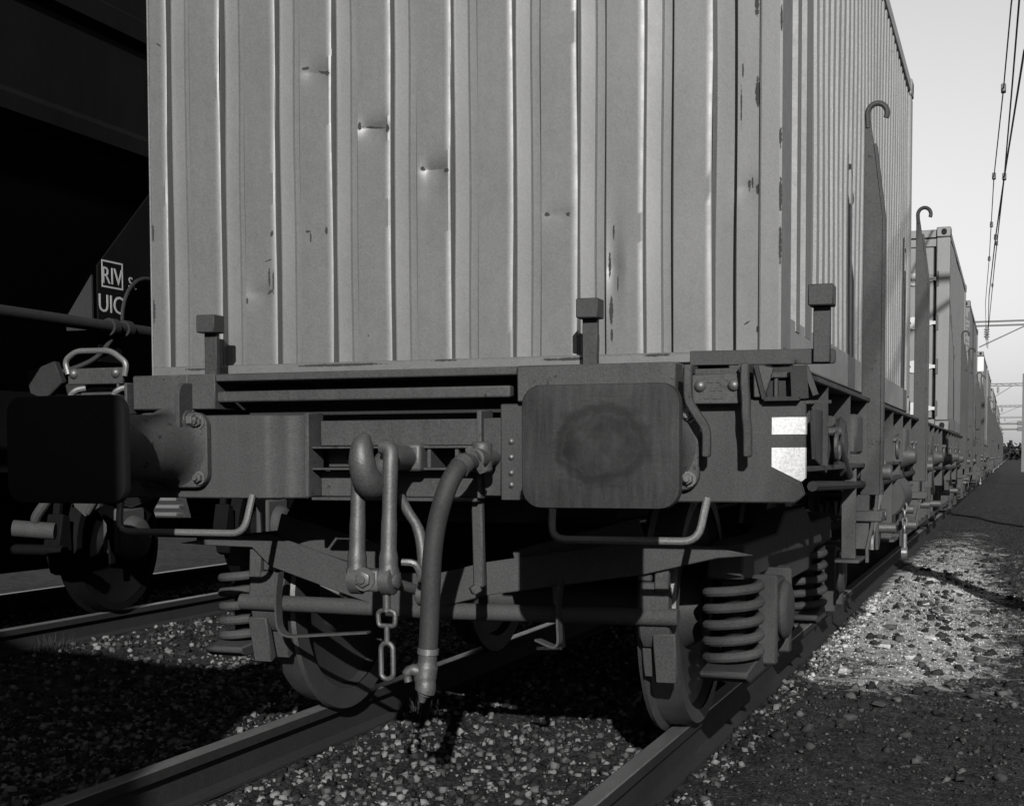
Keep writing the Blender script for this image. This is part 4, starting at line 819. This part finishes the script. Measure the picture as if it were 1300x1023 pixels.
# hopper running gear and levers
for (yy) in (3.62, -2.6, 5.6):
    for s in (-1, 1):
        b = MB(); b.lathe([(.0675, .40), (.0675, .452), (-.035, .463), (-.05, .490), (-.0675, .484), (-.0675, .40)] if s > 0 else [(-.0675, .40), (-.0675, .484), (-.05, .490), (.035, .463), (.0675, .452), (.0675, .40)][::1], (-4.54+s*.7525, yy, .463), 'x', 48, cap=False)
        b.lathe([(-.06, .402), (-.012, .30), (-.02, .17), (-.09, .10), (.09, .10), (.01, .17), (.012, .30), (.06, .402)], (-4.54+s*.7525, yy, .463), 'x', 40, cap=False); b.build('wheel', 'hopper', hop, ang=30)  # wheels take the near-black too, shade under the wagon put into colour
    b = MB(); b.cyl((-5.3, yy, .463), (-3.8, yy, .463), .08); b.build('axle', 'wheel', hop)
    b = MB(); b.lathe([(0, .14), (.10, .15), (.16, .13), (.18, .06)], (-3.72, yy+.02, .50), 'x', 24); b.box(-3.74, -3.62, yy-.16, yy+.16, .40, .70); b.build('axle_box', 'dusty', hop, bevel=.02, seg=2)
    b = MB(); b.prism([(yy-.62, 1.0), (yy-.22, .60), (yy-.20, .34), (yy-.155, .34), (yy-.155, .72), (yy+.155, .72), (yy+.155, .34), (yy+.20, .34), (yy+.22, .60), (yy+.62, 1.0)], 'yz', -3.66, -3.645); b.build('axle_guard', 'hopper', hop)
    b = MB(); b.prism([(yy-.56, .30), (yy-.50, .28), (yy-.485, .46), (yy-.50, .66), (yy-.57, .68), (yy-.62, .48)], 'yz', -3.85, -3.73); b.build('brake_block', 'hopper', hop, bevel=.006)
    b = MB(); b.bar((-3.79, yy-.56, .60), (-3.79, yy-.50, 1.0), .05, .03, (0, 1, 0)); b.build('brake_hanger', 'hopper', hop)
    b = MB(); b.cyl((-5.2, yy-.60, .45), (-3.70, yy-.60, .45), .035, n=12); b.build('brake_beam', 'hopper', hop)
    for i in range(6):
        b = MB(); L_ = .62-.08*i; b.prism([(yy-L_, .76+.02*i+.10*L_), (yy, .70+.02*i), (yy+L_, .76+.02*i+.10*L_), (yy+L_, .778+.02*i+.10*L_), (yy, .718+.02*i), (yy-L_, .778+.02*i+.10*L_)], 'yz', -3.72, -3.62); b.build('leaf_spring', 'under', hop)
b = MB(); b.box(-3.74, -3.70, -8, 9, .95, 1.2); b.build('solebar', 'hopper', hop)
b = MB(); b.prism([(HX-.25, 1.52), (HX-.05, 1.58), (HX+.0, 1.46), (HX-.12, 1.36), (HX-.22, 1.40)], 'xz', 2.25, 2.30); b.build('lever_plate', 'under', hop, bevel=.006)
b = MB(); b.prism([(HX-.02, 1.45), (HX+.13, 1.50), (HX+.08, 1.36), (HX+.0, 1.36)], 'xz', 2.30, 2.33); b.build('lever_plate', 'under', hop, bevel=.006)
b = MB(); b.tube(curve([(HX, 2.72, 1.74), (HX-.03, 2.6, 1.62), (HX-.12, 2.45, 1.54), (HX-.25, 2.3, 1.50)], 5), .014, 8); b.build('hose', 'rubber', hop)
b = MB(); b.tube(curve([(-3.35, 2.6, .95), (-3.42, 2.5, .78), (-3.50, 2.5, .66), (-3.46, 2.62, .60)], 5), .03, 10); b.build('hose', 'dusty', hop)
b = MB(); b.prism([(-3.42, .95), (-3.15, .95), (-3.20, .74), (-3.30, .68), (-3.38, .74)], 'xz', 2.70, 2.74); b.tube(curve([(-3.15, 2.7, .95), (-3.2, 2.68, .80), (-3.27, 2.68, .70)], 5), .02, 8); b.build('chute_flap', 'dusty', hop, bevel=.005)
b = MB(); b.cyl((-3.62, 2.45, .62), (-3.40, 2.55, .60), .05); b.build('valve', 'dusty', hop)

# stacked pale timbers far beyond the second track
for k in range(7):
    b = MB(); b.box(-.28, .28, -.12, .12, 0, .06); o = b.build('timber', 'pale', bevel=.008)
    o.location = (-11.8+.03*random.uniform(-1, 1), 16.2, -.22+.13*k); o.rotation_euler = (0, 0, .15*random.uniform(-1, 1))
    tag(o, ('lowest', 'second lowest', 'third lowest', 'middle', 'third highest', 'second highest', 'topmost')[k]+' pale timber of the stack seen under the left buffer', 'timber', 'stacked timbers')

# weeds beside the rails
for i, (x, y, n, lab) in enumerate(((-.60, 1.55, 60, 'small tuft of weeds inside the near rail below the coupling'), (-3.62, 2.75, 70, 'tuft of dry weeds beside the hopper wagon wheel'))):
    b = MB(); z0 = float(ground_z([x], [y])[0])
    for k in range(n):
        a = random.uniform(0, 2*PI); r = random.uniform(0, .10); h = random.uniform(.05, .13); p = Vector((x+r*math.cos(a), y+r*math.sin(a)*1.6, z0-.01)); d = Vector((random.uniform(-.05, .05), random.uniform(-.05, .05), h)); w_ = Vector((math.cos(a+1.5), math.sin(a+1.5), 0))*.004
        b.add([p-w_, p+w_, p+d*.6+w_*.8, p+d, p+d*.6-w_*.8], [(0, 1, 2, 3, 4)])
    tag(b.build('weed_tuft', 'leaf'), lab, 'weeds', kind='stuff')
